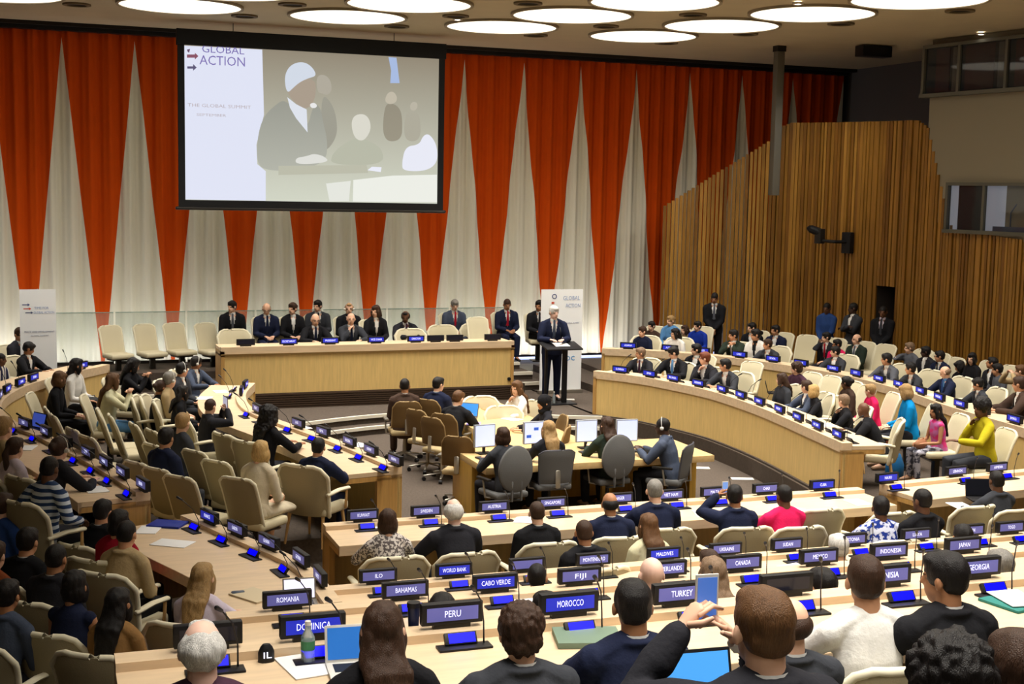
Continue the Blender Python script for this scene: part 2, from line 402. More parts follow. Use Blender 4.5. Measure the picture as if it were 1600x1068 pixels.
while i < iend:
    k = int(i); fr = i-k; p = WL[k].lerp(WL[k+1], fr); t = (WL[k+1]-WL[k]).normalized(); nrm = Vector((t.y, -t.x, 0))
    gap = i < openi
    wd = rs.uniform(.058, .072) if gap else rs.uniform(.05, .075)
    d = rs.uniform(.03, .07)
    T = Matrix.Translation(p) @ Matrix(((t.x, nrm.x, 0, 0), (t.y, nrm.y, 0, 0), (0, 0, 1, 0), (0, 0, 0, 1)))
    zt = profz(i); z0 = .28
    if doorA < i < doorB: z0 = dz
    b = len(mb.f); mb.box(-wd/2, wd/2, 0, d, z0, zt, T)
    fm += [rs.choice([0, 0, 1, 2])]*(len(mb.f)-b)
    pitch = (.09 if gap else .083)
    i += pitch/max(.02, (WL[k+1]-WL[k]).length)
sw = mb.build('slat_screen', slatw, None)
for p, q in zip(sw.data.polygons, fm): p.material_index = q
sw.name = 'wall_slats'; struct(sw)
# backing behind the closed part, with a doorway
bk = mat('slat_backing', (78, 52, 22), .9)
def wl_sub(a, b):
    out = []; a = max(a, 0)
    out.append(WL[int(a)].lerp(WL[int(a)+1], a-int(a)))
    out += [WL[k] for k in range(int(a)+1, int(b)+1)]
    if int(b)+1 < len(WL): out.append(WL[int(b)].lerp(WL[int(b)+1], b-int(b)))
    return out
mb = MB()
def backing(a, b, za=.28):
    n = max(2, int((b-a)/3)); 
    for k in range(n):
        s0 = a+(b-a)*k/n; s1 = a+(b-a)*(k+1)/n
        band(mb, wl_sub(s0, s1), -.04, -.005, za, min(profz(s0), profz(s1))-.01)
backing(openi, doorA); backing(doorA, doorB, dz); backing(doorB, iend-1)
struct(mb.build('wall_slat_backing', bk))
# doorway reveal
dp = wl_sub(doorA, doorB); mb = MB()
tt = (dp[-1]-dp[0]).normalized(); nn = Vector((-tt.y, tt.x, 0))
dT = Matrix.Translation(dp[0]) @ Matrix(((tt.x, nn.x, 0, 0), (tt.y, nn.y, 0, 0), (0, 0, 1, 0), (0, 0, 0, 1)))
dw = (dp[-1]-dp[0]).length
MB_ = MB().box(-.05, dw+.05, .9, .95, .28, dz, dT).box(-.05, 0, .04, .95, .28, dz, dT).box(-.05, dw+.05, .04, .95, dz, dz+.05, dT)
struct(MB_.build('wall_doorway', M_WALLD))
dr = struct(MB().box(-.04, 0, 0, .8, .0, dz-.32).build('door_1', wood('oak_door', (170, 122, 40)), None))
dr.matrix_world = dT @ Matrix.Translation((dw+.02, .08, .3)) @ Rz(math.radians(12))
MB().box(-.07, -.04, .62, .7, .95, 1.1).build('door_handle', M_ALU, dr, bevel=.005)
# taupe booth wall above the slats at the far right, windows in it
bi0 = cross(1441)[0]
mb = MB(); n = 40
for k in range(n):
    s0 = bi0+(iend-1-bi0)*k/n; s1 = bi0+(iend-1-bi0)*(k+1)/n
    band(mb, wl_sub(s0, s1), -.06, .02, min(profz(s0), profz(s1))-.04, CEIL-.01)
struct(mb.build('wall_booths', M_TAUPE))
def on_wall(px, py, out=.0):
    i, t = cross(px); p = CP+ray(px, py)*t
    k = min(int(i), len(WL)-2); tg = (WL[k+1]-WL[k]).normalized(); n_ = Vector((tg.y, -tg.x, 0))
    return p+n_*out, tg, n_
def wall_T(px, py, out=0):
    p, tg, n_ = on_wall(px, py, out)
    return Matrix.Translation(p) @ Matrix(((tg.x, -n_.x, 0, 0), (tg.y, -n_.y, 0, 0), (0, 0, 1, 0), (0, 0, 0, 1)))   # x along the wall, y into it
def booth(num, pa, pb, ztop, zbot, lit):
    A = on_wall(*pa, .16 if lit else .3)[0]; B = on_wall(*pb, .1 if lit else .25)[0]; t = (B-A); t.z = 0; L = t.length*1.5; t.normalize(); n_ = Vector((t.y, -t.x, 0))
    T = Matrix.Translation((A.x, A.y, 0)) @ Matrix(((t.x, -n_.x, 0, 0), (t.y, -n_.y, 0, 0), (0, 0, 1, 0), (0, 0, 0, 1)))
    wn = bpy.data.objects.new('window_%d' % num, None); COL.objects.link(wn); struct(wn); wn.matrix_world = T
    fr_ = mat('booth_frame', (96, 94, 84), .6)
    MB().box(-.06, L, -.02, .1, ztop, ztop+.06).box(-.06, L, -.06, .1, zbot-.07, zbot).box(-.06, .0, -.02, .1, zbot, ztop).build('window_frame', fr_, wn)
    mm = MB()
    for x in (.85, 2.0, 2.9): mm.box(x, x+.06, -.01, .06, zbot, ztop)
    mm.build('mullion', fr_, wn)
    g = MB().box(0, L, .03, .036, zbot, ztop).build('pane', mat('booth_glass_%d' % num, (60, 64, 70), .04, spec=.8), wn)
    g.data.materials[0].node_tree.nodes['Principled BSDF'].inputs['Alpha'].default_value = .25 if lit else .35
    return wn, L, T
zA = on_wall(1492, 290)[0].z; zB = on_wall(1492, 358)[0].z
wn, L, T = booth(1, (1490, 325), (1598, 325), zA, zB, True)
# interpreters' booth behind window 1, its back wall glows to look lit
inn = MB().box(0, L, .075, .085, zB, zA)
inn.build('booth_back_wall', mat('glowing_booth_interior', (178, 184, 200), .8, emit=.35), wn)
MB().box(.22, .8, .05, .07, zB, zA).build('booth_curtain', mat('booth_dark_curtain', (30, 26, 28), .9), wn)
MB().box(1.1, 1.9, .04, .07, zB, zB+.09).tube([(1.5, .055, zB), (1.5, .055, zB+.35), (1.62, .055, zB+.5)], [.012, .012, .01], 6).build('booth_desk', mat('booth_desk', (90, 100, 130), .5), wn)
zA2 = on_wall(1465, 78)[0].z; zB2 = on_wall(1465, 148)[0].z
w2, L2_, _T = booth(2, (1462, 110), (1598, 110), zA2, zB2, False)
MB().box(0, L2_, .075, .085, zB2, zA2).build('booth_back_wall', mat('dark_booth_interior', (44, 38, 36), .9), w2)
for x_, wd_, cc in ((.25, .35, (92, 40, 36)), (.68, .2, (120, 112, 104)), (1.0, .7, (86, 44, 38)), (1.8, .25, (124, 118, 110)), (2.2, .5, (92, 40, 36))):  # red and grey strips painted as the curtain's reflection in the pane
    MB().box(x_, x_+wd_, .05, .07, zB2+.03, zA2-.02).build('painted_reflection', mat('painted_reflection_%d' % cc[1], cc, .9), w2)
# hanging square post in front of the slats
p = aty(1213, 200, 24.6)
ztop_, zbot_ = CEIL, aty(1207, 305, 24.6).z
po = empty('ceiling_post', 'grey square post hanging from the ceiling in front of the slatted wall', 'post', (p.x, p.y, 0))
MB().box(-.085, .085, -.085, .085, zbot_, ztop_).build('post', mat('grey_post', (98, 94, 84), .6), po, bevel=.01)
MB().box(-.1, .1, -.1, .1, ztop_-.12, ztop_).build('bracket', M_DARK, po)
# wall mounted camera
T = wall_T(1331, 379, .09); cm_ = empty('wall_camera', 'black surveillance style camera on a bracket arm on the slatted wall', 'camera'); cm_.matrix_world = T
MB().box(-.11, .11, -.12, .02, -.22, .22).build('wall_box', M_BLACK, cm_, bevel=.015)
MB().tube([(0, -.1, .02), (-.1, -.35, .02), (-.42, -.42, .03)], [.035, .035, .035], 8).build('arm', M_BLACK, cm_)
MB().box(-.52, -.36, -.5, -.34, -.03, .28).build('yoke', M_DARK, cm_, bevel=.015)
h = MB().tube([(-.44, -.42, .2), (-.62, -.5, .27)], [.09, .085], 14).build('camera_head', M_BLACK, cm_)
MB().tube([(-.62, -.5, .27), (-.66, -.52, .28)], [.06, .05], 14).build('lens', M_DARK, h)
# dark box near the ceiling
p = at(1365, 80, CEIL-.12); tag(MB().box(-.35, .35, -.15, .15, -.12, .1).build('ceiling_speaker', M_BLACK, None, bevel=.02, loc=p), 'black box hung under the ceiling at the dark side wall', 'speaker')

# ---------------------------------------------------------------- projection screen
SY = 26.5
sc = empty('projection_screen', 'huge hanging projection screen showing a white haired speaker', 'screen', (5.78, SY, 4.02))
SW, SH = 2.53, 2.92
MB().box(-SW-.12, SW+.12, -.03, .06, -.14, 0).box(-SW-.12, -SW, -.03, .06, 0, SH).box(SW, SW+.12, -.03, .06, 0, SH).box(-SW-.14, SW+.14, -.05, .1, SH, SH+.3).build('screen_border', mat('black_screen_border', (20, 22, 26), .7), sc)
MB().tube([(-SW-.16, 0, -.16), (SW+.16, 0, -.16)], [.035, .035], 10, side=Vector((0, 1, 0))).build('weight_bar', M_DARK, sc)
for sx in (-1.6, 1.6): MB().tube([(sx, .05, SH+.3), (sx, .05, CEIL-4.02)], [.008, .008], 6).build('hanger', M_DARK, sc)
def grad(name, c0, c1, strength, z0, z1):
    m = bpy.data.materials.new(name); m.use_nodes = True; nt = m.node_tree; b = nt.nodes['Principled BSDF']
    tc = nt.nodes.new('ShaderNodeTexCoord'); s_ = nt.nodes.new('ShaderNodeSeparateXYZ'); mr = nt.nodes.new('ShaderNodeMapRange')
    mr.inputs[1].default_value = z0; mr.inputs[2].default_value = z1
    r = nt.nodes.new('ShaderNodeValToRGB'); r.color_ramp.elements[0].color = srgb(c0)+(1,); r.color_ramp.elements[1].color = srgb(c1)+(1,)
    nt.links.new(tc.outputs['Object'], s_.inputs[0]); nt.links.new(s_.outputs[2], mr.inputs[0]); nt.links.new(mr.outputs[0], r.inputs[0])
    nt.links.new(r.outputs[0], b.inputs['Emission Color']); b.inputs['Emission Strength'].default_value = strength
    b.inputs['Base Color'].default_value = (.02, .02, .02, 1); b.inputs['Roughness'].default_value = .9
    return m
EM = .95
MB().box(-SW, SW, 0, .01, 0, SH).build('projected_picture', grad('picture_background', (212, 216, 200), (148, 138, 120), EM, 0, SH), sc)
def P(px, py):                    # photo pixel on the screen -> local x,z
    q = aty(px, py, SY); return (q.x-5.78, q.z-4.02)
def patch(name, pts, c, layer, strength=EM, c2=None):
    q = [P(*a) for a in pts]
    if any(k_ in name for k_ in ('head', 'body', 'suit', 'hair', 'face', 'man', 'hands', 'microphone')):
        for _ in range(3): q = [((1-w_)*q[i][0]+w_*q[(i+1) % len(q)][0], (1-w_)*q[i][1]+w_*q[(i+1) % len(q)][1]) for i in range(len(q)) for w_ in (.25, .75)]
    cx = sum(a[0] for a in q)/len(q); n = len(q); y = -.004*layer
    q = [(min(SW-.005, max(-SW+.005, a)), min(SH-.005, max(.005, b))) for a, b in q]
    me = bpy.data.meshes.new(name); me.from_pydata([(a, y, b) for a, b in q]+[(a, y+.003, b) for a, b in q], [], [tuple(range(n)), tuple(reversed(range(n, 2*n)))]+[(i, (i+1) % n, n+(i+1) % n, n+i) for i in range(n)])
    m = mat('projected_'+name, c, .9, emit=strength) if not c2 else grad('projected_'+name, c, c2, strength, 0, SH)
    if not c2: m.node_tree.nodes['Principled BSDF'].inputs['Base Color'].default_value = (.02, .02, .02, 1)
    return link(name, me, sc, m)
def Z(l): return [(270+x/3.636, 50+y/3.636) for x, y in l]
patch('white_banner', Z([(64, 77), (508, 100), (518, 470), (475, 640), (480, 750), (528, 790), (528, 958), (68, 950)]), (228, 232, 250), 1)
patch('second_man_head', Z([(815, 250), (860, 240), (895, 270), (905, 330), (880, 360), (850, 350), (820, 340)]), (178, 172, 158), 1)
patch('second_man_body', Z([(850, 350), (900, 400), (930, 480), (935, 600), (850, 700), (840, 500)]), (160, 158, 145), 1)
patch('speaker_suit', Z([(650, 370), (560, 430), (505, 500), (478, 620), (478, 740), (520, 785), (700, 790), (870, 740), (880, 620), (850, 500), (840, 430), (800, 400), (760, 570)]), (190, 192, 180), 2, c2=(132, 132, 124))
patch('speaker_shirt', Z([(650, 370), (700, 410), (760, 440), (765, 570), (700, 490), (665, 430)]), (225, 230, 240), 3)
patch('speaker_face', Z([(660, 300), (740, 260), (805, 270), (815, 330), (800, 400), (760, 440), (700, 410), (650, 350)]), (172, 158, 142), 3)
patch('speaker_hair', Z([(640, 320), (634, 250), (660, 195), (710, 170), (760, 175), (800, 210), (815, 250), (770, 262), (720, 285), (680, 320), (655, 345)]), (214, 222, 235), 4)
patch('hands', Z([(695, 715), (760, 705), (800, 690), (860, 705), (890, 740), (700, 755)]), (226, 226, 220), 4)
patch('microphone', Z([(775, 410), (800, 400), (820, 415), (812, 432), (785, 432)]), (235, 235, 235), 5)
patch('lectern_top', Z([(600, 760), (1100, 755), (1110, 800), (600, 812)]), (190, 190, 172), 3)
patch('third_man_head', Z([(1015, 500), (1040, 468), (1090, 465), (1120, 500), (1125, 560), (1085, 620), (1040, 610), (1018, 560)]), (222, 220, 208), 2)
patch('third_man_body', Z([(960, 640), (1040, 600), (1100, 610), (1190, 660), (1200, 755), (900, 755), (900, 700)]), (186, 188, 170), 1)
patch('flag', Z([(1225, 142), (1270, 146), (1278, 210), (1288, 290), (1235, 290), (1240, 220)]), (170, 190, 228), 2)
patch('fourth_man_head', Z([(1205, 380), (1222, 342), (1255, 338), (1275, 370), (1268, 400), (1235, 412), (1210, 400)]), (196, 188, 170), 2)
patch('fourth_man_body', Z([(1200, 420), (1240, 400), (1290, 430), (1305, 500), (1300, 620), (1190, 620)]), (166, 160, 142), 1, c2=(140, 134, 118))
patch('fifth_man_head', Z([(1345, 420), (1360, 396), (1385, 398), (1392, 425), (1375, 448), (1352, 444)]), (188, 182, 166), 2)
patch('fifth_man_body', Z([(1320, 460), (1365, 445), (1405, 470), (1410, 620), (1310, 620)]), (176, 172, 156), 1)
patch('seated_woman', Z([(1300, 750), (1320, 650), (1400, 640), (1420, 590), (1455, 575), (1500, 640), (1505, 740), (1440, 790), (1310, 790)]), (236, 238, 250), 2)
patch('white_table', Z([(1025, 840), (1250, 815), (1500, 810), (1500, 966), (1022, 962)]), (240, 242, 234), 3)
patch('papers', Z([(1105, 785), (1130, 765), (1185, 768), (1180, 795)]), (238, 240, 252), 4)
patch('lectern_panel', Z([(870, 860), (1010, 845), (1000, 960), (890, 962)]), (232, 234, 226), 3)
TB = mat('projected_lettering', (120, 112, 178), .9, emit=.8)
x_, z_ = P(348, 96); text('ACTION', .25, sc, (x_, -.014, z_), (math.pi/2, 0, 0), TB, .86)
x_, z_ = P(350, 76); text('GLOBAL', .2, sc, (x_-.02, -.014, z_-.03), (math.pi/2, 0, 0), TB, .8)
TG = mat('projected_small_lettering', (170, 165, 175), .9, emit=.8)
x_, z_ = P(343, 166); text('THE GLOBAL SUMMIT', .09, sc, (x_, -.014, z_), (math.pi/2, 0, 0), TG, 1.2)
x_, z_ = P(330, 180); text('SEPTEMBER', .07, sc, (x_, -.014, z_), (math.pi/2, 0, 0), TG, .8)
for k, (c, a) in enumerate([((150, 90, 110), Z([(80, 128), (125, 128), (125, 118), (145, 137), (125, 156), (125, 146), (80, 146)])), ((100, 95, 130), Z([(82, 195), (115, 195), (115, 182), (135, 202), (115, 220), (115, 208), (82, 208)])), ((110, 80, 110), Z([(80, 100), (98, 96), (92, 118), (84, 112)]))]):
    patch('arrow_mark', a, c, 3, .8); MATS.pop('projected_arrow_mark', None)

# added spots without fixtures, brightening the lower part of the curtain
for i, x in enumerate([-1.5, 0.9, 10.4, 13.0, 15.6]):
    ld = bpy.data.lights.new('added_curtain_spot', 'SPOT'); ld.energy = ADDED_SPOT_W; ld.spot_size = math.radians(62); ld.spot_blend = 1.0; ld.shadow_soft_size = .25; ld.color = (1, .97, .9)
    lo = bpy.data.objects.new('added_curtain_spot', ld); COL.objects.link(lo); lo.location = (x, 21.6, CEIL-.1)
    lo.rotation_euler = (Vector((x, 28.3, .9))-Vector(lo.location)).to_track_quat('-Z', 'Y').to_euler()

ld = bpy.data.lights.new('added_curtain_uplight', 'AREA'); ld.shape = 'RECTANGLE'; ld.size = 16.0; ld.size_y = .12; ld.energy = ADDED_UPLIGHT_W; ld.color = (1, .98, .95)  # added uplight at the curtain's foot, makes its bottom brighter than its top
lo = bpy.data.objects.new('added_curtain_uplight', ld); COL.objects.link(lo); lo.location = (5.2, 27.85, .62)
lo.rotation_euler = (Vector((5.2, 28.4, 2.6))-Vector(lo.location)).to_track_quat('-Z', 'Y').to_euler()
# ================================================================== desks
def desk(pts, floor_z, top_z, side, label, name='conference_desk', base=None, depth=.62, panel=True, lip=.045, th=.09, ends=(True, True), endw=.32, step=.3, wf=None, group=None):
    """front line pts (side away from the sitters); side=+1 sitters to the right of the path, -1 to the left"""
    pl = pts if isinstance(pts[0], Vector) else catmull(pts, step)
    c = sum(pl, Vector())/len(pl)
    root = empty(name, label, 'desk', (c.x, c.y, floor_z), 0, group)
    q = [p-Vector((c.x, c.y, 0)) for p in pl]; h = top_z-floor_z; s = side
    wf = wf or W_FRONT
    def B(a, b, z0, z1, path=q):
        m = MB(); band(m, path, s*a, s*b, z0, z1); return m
    B(.14, depth, h-.05, h).build('worktop', W_TOP, root)
    B(depth-.03, depth+.004, h-th-.01, h-.002).build('edge_band', W_TOP, root)
    B(0, .15, h-th, h+lip).build('sign_ledge', W_TOP, root)
    if panel:
        B(.02, .06, 0 if base is None else base-floor_z, h-th).build('modesty_panel', wf, root)
    for e, on in ((0, ends[0]), (1, ends[1])):
        if not on: continue
        path = q if e == 0 else q[::-1]; t = (path[1]-path[0]).normalized()
        seg = [path[0], path[0]+t*.06]
        ss = s if e == 0 else -s
        m = MB(); band(m, seg, ss*0.0, ss*endw, 0, h-th+.01)
        band(m, seg, ss*0, ss*(depth-.005), h-th-.02, h-.055)
        m.build('end_panel', W_END, root)
    return root
A1 = [(3.02, 13.45), (9.55, 13.4)]
desk(A1, 0, .80, 1, 'long light wooden desk row nearest the central well, facing the podium', depth=.78)
desk([(9.9, 13.45), (13.2, 13.75)], 0.0, .82, 1, 'short wooden desk at the right edge beyond the end of the curved desks', depth=.78)
desk([(2.48, 11.0), (12.4, 10.75)], .13, .88, 1, 'long wooden desk row with the ILO and WORLD BANK displays', depth=.75)
desk([(1.33, 8.85), (11.0, 8.6)], .66, 1.42, 1, 'long wooden desk row with the ROMANIA and CABO VERDE displays', depth=.75)
desk([(.45, 6.55), (9.0, 6.35)], 1.25, 2.0, 1, 'nearest long wooden desk row with the PERU and MOROCCO displays', depth=.85)
desk([(1.75, 13.75), (2.10, 12.7), (2.43, 11.75), (2.50, 11.06), (2.50, 10.4)], .13, .92, 1, 'slanting wooden desk in the left foreground with a blue folder on it', depth=1.0, endw=.5, ends=(True, False))
desk(L1, .28, 1.03, 1, 'curved wooden desk at the left of the well, closer to the podium side', depth=.72, base=0)
desk(L2, .43, 1.18, 1, 'curved wooden desk at the far left behind the white chairs', depth=.72)
desk(R1, .28, 1.03, -1, 'long curved wooden desk at the right with a tall pale front', depth=.62, base=.27)
mb = MB(); band(mb, R1, .06, .1, 0, .27); struct(mb.build('trim_8', riser))
desk(R2, .43, 1.18, -1, 'second curved wooden desk at the right in front of the slatted wall', depth=.62)
# podium
pod = desk([(3.58, 24.22), (9.2, 24.22)], .56, 1.40, -1, 'long podium desk of pale wood on a dark louvred base', name='podium_desk', depth=.7, lip=.02, th=.13, endw=.7)
m = MB()
for k in range(7): m.box(-2.95, 2.95, -.03-.0*k, .02, -.28+.04*k, -.28+.04*k+.026)
m.box(-2.93, 2.93, .0, .05, -.28, 0)
m.build('louvred_base', mat('louvre_brown', (66, 50, 38), .6), pod)
m = MB(); m.box(-2.82, 2.82, -.012, 0, .71, .735); m.build('groove_shade_strip', mat('painted_groove_shade', (120, 92, 48), .8), pod)  # raised strip in a darker colour, stands in for a groove's shade
MB().tube([(2.72, -.005, .12), (2.72, .02, .12)], [.035, .035], 14, side=Vector((1, 0, 0)), dome=False).build('socket', M_BLACK, pod)
# centre tables
def table(name, label, x0, x1, y0, y1, z, panels, th=.09):
    r = empty(name, label, 'table', ((x0+x1)/2, (y0+y1)/2, 0)); cx, cy = (x0+x1)/2, (y0+y1)/2
    MB().box(x0-cx, x1-cx, y0-cy, y1-cy, z-th, z).build('tabletop', wood('pale_yellow_worktop', (206, 176, 124), (9, 1.2, 9), .08), r, bevel=.008)
    for a in panels: MB().box(a[0]-cx, a[1]-cx, a[2]-cy, a[3]-cy, 0, z-th).build('side_panel', wood('yellow_maple', (190, 150, 62)), r)
    return r
tq = [at(712, 703, .75), at(1002, 693, .75)]
table('officers_table', 'wide wooden table of the clerks with four monitors in the central well', 5.72, 9.05, 16.0, 17.35, .76, [(5.72, 5.8, 16.55, 17.35), (8.95, 9.05, 16.5, 17.3), (7.6, 7.75, 16.5, 16.56), (5.8, 8.95, 17.25, 17.3)])
table('officers_table', 'long wooden table strewn with papers behind the monitors in the well', 6.5, 7.75, 17.37, 21.0, .76, [(6.5, 6.58, 17.5, 20.9), (7.67, 7.75, 17.5, 20.9)])

# ================================================================== chairs
def shell(w0, w1, z0, z1, depth_fn, th=.05, nx=9, nz=8, round_=.12, lean=.1):
    """curved upholstered panel; x across, y back, z up"""
    m = MB(); F_ = []; 
    def pt(u, v, o):
        w = w0+(w1-w0)*v
        z = z0+(z1-z0)*v
        e = abs(u)
        if v > .55 and e > .5: z -= round_*((e-.5)/.5)**2.5*((v-.55)/.45)**1.5
        return (u*w, -lean*v-depth_fn(u, v)-o, z)
    for o in (0, th):
        for j in range(nz+1):
            for i in range(nx+1): m.v.append(pt(-1+2*i/nx, j/nz, o if 0 < i < nx and 0 < j < nz else (th*.25 if o == 0 else th*.75)))
    N = (nx+1)*(nz+1); g = lambda k, i, j: k*N+j*(nx+1)+i
    for j in range(nz):
        for i in range(nx):
            m.f.append((g(0, i, j), g(0, i, j+1), g(0, i+1, j+1), g(0, i+1, j)))
            m.f.append((g(1, i, j), g(1, i+1, j), g(1, i+1, j+1), g(1, i, j+1)))
    for j in range(nz):
        m.f.append((g(0, 0, j), g(1, 0, j), g(1, 0, j+1), g(0, 0, j+1))); m.f.append((g(0, nx, j), g(0, nx, j+1), g(1, nx, j+1), g(1, nx, j)))
    for i in range(nx):
        m.f.append((g(0, i, nz), g(1, i, nz), g(1, i+1, nz), g(0, i+1, nz))); m.f.append((g(0, i, 0), g(0, i+1, 0), g(1, i+1, 0), g(1, i, 0)))
    rim = [pt(-1, j/nz, th*.5) for j in range(nz+1)]+[pt(-1+2*i/nx, 1, th*.5) for i in range(1, nx)]+[pt(1, 1-j/nz, th*.5) for j in range(nz+1)]
    return m, rim
def armchair():
    r = empty('armchair', 'x', 'chair')
    m, rim = shell(.285, .325, .36, .94, lambda u, v: -.10*abs(u)**2.2, .06); m.sm = True
    for v in range(len(m.v)): m.v[v] = (m.v[v][0], m.v[v][1]-.24, m.v[v][2])
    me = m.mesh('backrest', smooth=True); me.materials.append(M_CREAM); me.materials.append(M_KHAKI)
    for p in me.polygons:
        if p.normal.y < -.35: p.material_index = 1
    link('backrest', me, r)
    MB().tube([(x, y-.24, z) for x, y, z in rim], [.024]*len(rim), 8).build('back_rim', M_CREAMR, r, smooth=True)
    MB().box(-.27, .27, -.24, .27, .36, .47).build('seat', M_CREAM, r, bevel=.04, seg=3)
    for s in (-1, 1):
        MB().tube([(s*.31, -.24, .62), (s*.325, -.05, .645), (s*.33, .16, .635)], [(.03, .022), (.034, .022), (.03, .02)], 10).build('armrest', M_CREAMR, r, smooth=True)
        MB().tube([(s*.325, .13, .62), (s*.29, .16, .40)], [.015, .017], 8).build('arm_post', M_LEG, r, smooth=True)
        for fy, sp_ in ((.2, .04), (-.2, -.06)):
            MB().tube([(s*.22, fy, .37), (s*.25, fy+sp_, 0.0)], [.022, .013], 8, dome=False).build('leg', M_LEG, r, smooth=True)
    return r
def pedestal_chair():
    r = empty('pedestal_chair', 'x', 'chair')
    m, rim = shell(.215, .225, .44, .97, lambda u, v: -.035*u*u, .055, round_=.05, lean=.17)
    m.v = [(a, b-.2, c) for a, b, c in m.v]
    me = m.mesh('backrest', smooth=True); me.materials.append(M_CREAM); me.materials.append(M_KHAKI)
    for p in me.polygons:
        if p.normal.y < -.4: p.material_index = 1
    link('backrest', me, r)
    MB().tube([(x, y-.2, z) for x, y, z in rim], [.02]*len(rim), 8).build('back_rim', M_CREAMR, r, smooth=True)
    MB().box(-.23, .23, -.24, .24, .38, .475).build('seat', M_CREAM, r, bevel=.04, seg=3)
    MB().box(-.17, .17, -.15, .15, .345, .385).build('seat_plate', M_DARK, r)
    MB().box(-.05, .05, -.04, .04, .02, .35).build('pedestal', M_DARK, r, bevel=.006)
    MB().box(-.14, .14, -.16, .16, 0, .025).build('floor_plate', M_DARK, r, bevel=.006)
    return r
def task_chair(kind):
    r = empty({'brown': 'swivel_chair', 'round': 'office_chair', 'square': 'office_chair'}[kind], 'x', 'chair')
    um = {'brown': M_BROWNU, 'round': M_GREYU, 'square': M_GREYU}[kind]
    if kind == 'round':
        n = 28; m = MB(); 
        pts = [(0.25*math.cos(2*math.pi*i/n)*(1-.06*math.sin(2*math.pi*i/n)), .30*math.sin(2*math.pi*i/n)) for i in range(n)]
        for o, k in ((0, .93), (.015, 1), (.05, 1), (.07, .9)):
            for x, z in pts: m.v.append((x*k, -.25-o+.25*x*x, .82+z*k))
        for a in range(3):
            for i in range(n): m.f.append((a*n+i, a*n+(i+1) % n, (a+1)*n+(i+1) % n, (a+1)*n+i))
        m.f.append(tuple(reversed(range(n)))); m.f.append(tuple(3*n+i for i in range(n)))
        m.build('backrest', um, r, smooth=True)
    else:
        m, rim = shell(.22 if kind == 'square' else .23, .25 if kind == 'square' else .225, .56 if kind == 'brown' else .52, .98 if kind == 'brown' else .97, lambda u, v: -.06*u*u, .05, round_=.05 if kind == 'square' else .1, lean=.06)
        m.v = [(a, b-.23, c) for a, b, c in m.v]; m.build('backrest', um, r, smooth=True)
        MB().tube([(x, y-.23, z) for x, y, z in rim], [.014]*len(rim), 6).build('back_rim', mat('dark_grey_edge', (70, 70, 78), .6) if kind == 'square' else mat('tan_edge', (150, 125, 85), .6), r, smooth=True)
    MB().box(-.24, .24, -.22, .26, .42, .5).build('seat', um if kind != 'brown' else mat('tan_upholstery', (176, 156, 116), .8), r, bevel=.035, seg=3)
    if kind == 'round':
        for s in (-.07, .07): MB().tube([(s, -.3, .66), (s, -.3, .42), (s, -.1, .38)], [.018, .018, .018], 8).build('back_post', M_GREYU, r, smooth=True)
    else:
        MB().tube([(0, -.3, .7), (0, -.31, .48), (0, -.05, .4)], [(.035, .012)]*3, 8).build('back_post', M_ALU, r, smooth=True)
    for s in (-1, 1):
        MB().tube([(s*.2, -.05, .42), (s*.3, -.03, .44), (s*.31, 0, .64), (s*.3, .02, .66)], [.014]*4, 8).build('arm_frame', M_ALU, r, smooth=True)
        MB().box(s*.3-.03, s*.3+.03, -.13, .15, .655, .685).build('arm_pad', M_DARK if kind != 'brown' else M_ALU, r, bevel=.01)
    MB().tube([(0, 0, .1), (0, 0, .42)], [.03, .022], 12, dome=False).build('gas_column', M_DARK if kind != 'brown' else M_ALU, r, smooth=True)
    for k in range(5):
        a = 2*math.pi*k/5+.3; c, s = math.cos(a), math.sin(a)
        b = MB().tube([(0, 0, .12), (c*.29, s*.29, .075)], [(.025, .016), (.017, .012)], 8, side=Vector((-s, c, 0))).build('base_arm', M_ALU, r, smooth=True)
        MB().tube([(c*.29-s*.025, s*.29+c*.025, .03), (c*.29+s*.025, s*.29-c*.025, .03)], [.03, .03], 10, side=Vector((c, s, 0)), dome=False).build('caster', M_BLACK, b)
    return r
PROTO = {'arm': armchair(), 'ped': pedestal_chair(), 'brown': task_chair('brown'), 'round': task_chair('round'), 'square': task_chair('square')}
note_kids()
CH_USED = set(); CHN = {}
CH_WORD = {'arm': 'cream upholstered armchair', 'ped': 'cream high-backed pedestal chair', 'brown': 'brown swivel chair on a metal star base', 'round': 'grey office chair with a round back', 'square': 'grey office chair with a square back'}
def chair(kind, x, y, z, rz, label, group=None):
    if kind in CH_USED: r = copy_tree(PROTO[kind])
    else: r = PROTO[kind]; CH_USED.add(kind)
    r.location = (x, y, z); r.rotation_euler = (0, 0, rz)
    r['label'] = label; r['category'] = 'chair'
    if group: r['group'] = group
    return r
FOCUS = Vector((7.1, 18.6, 0)); PODC = Vector((9.0, 24.0, 0))
def face_to(p, q): return math.atan2(-(q.x-p.x), q.y-p.y)   # local +Y points at q
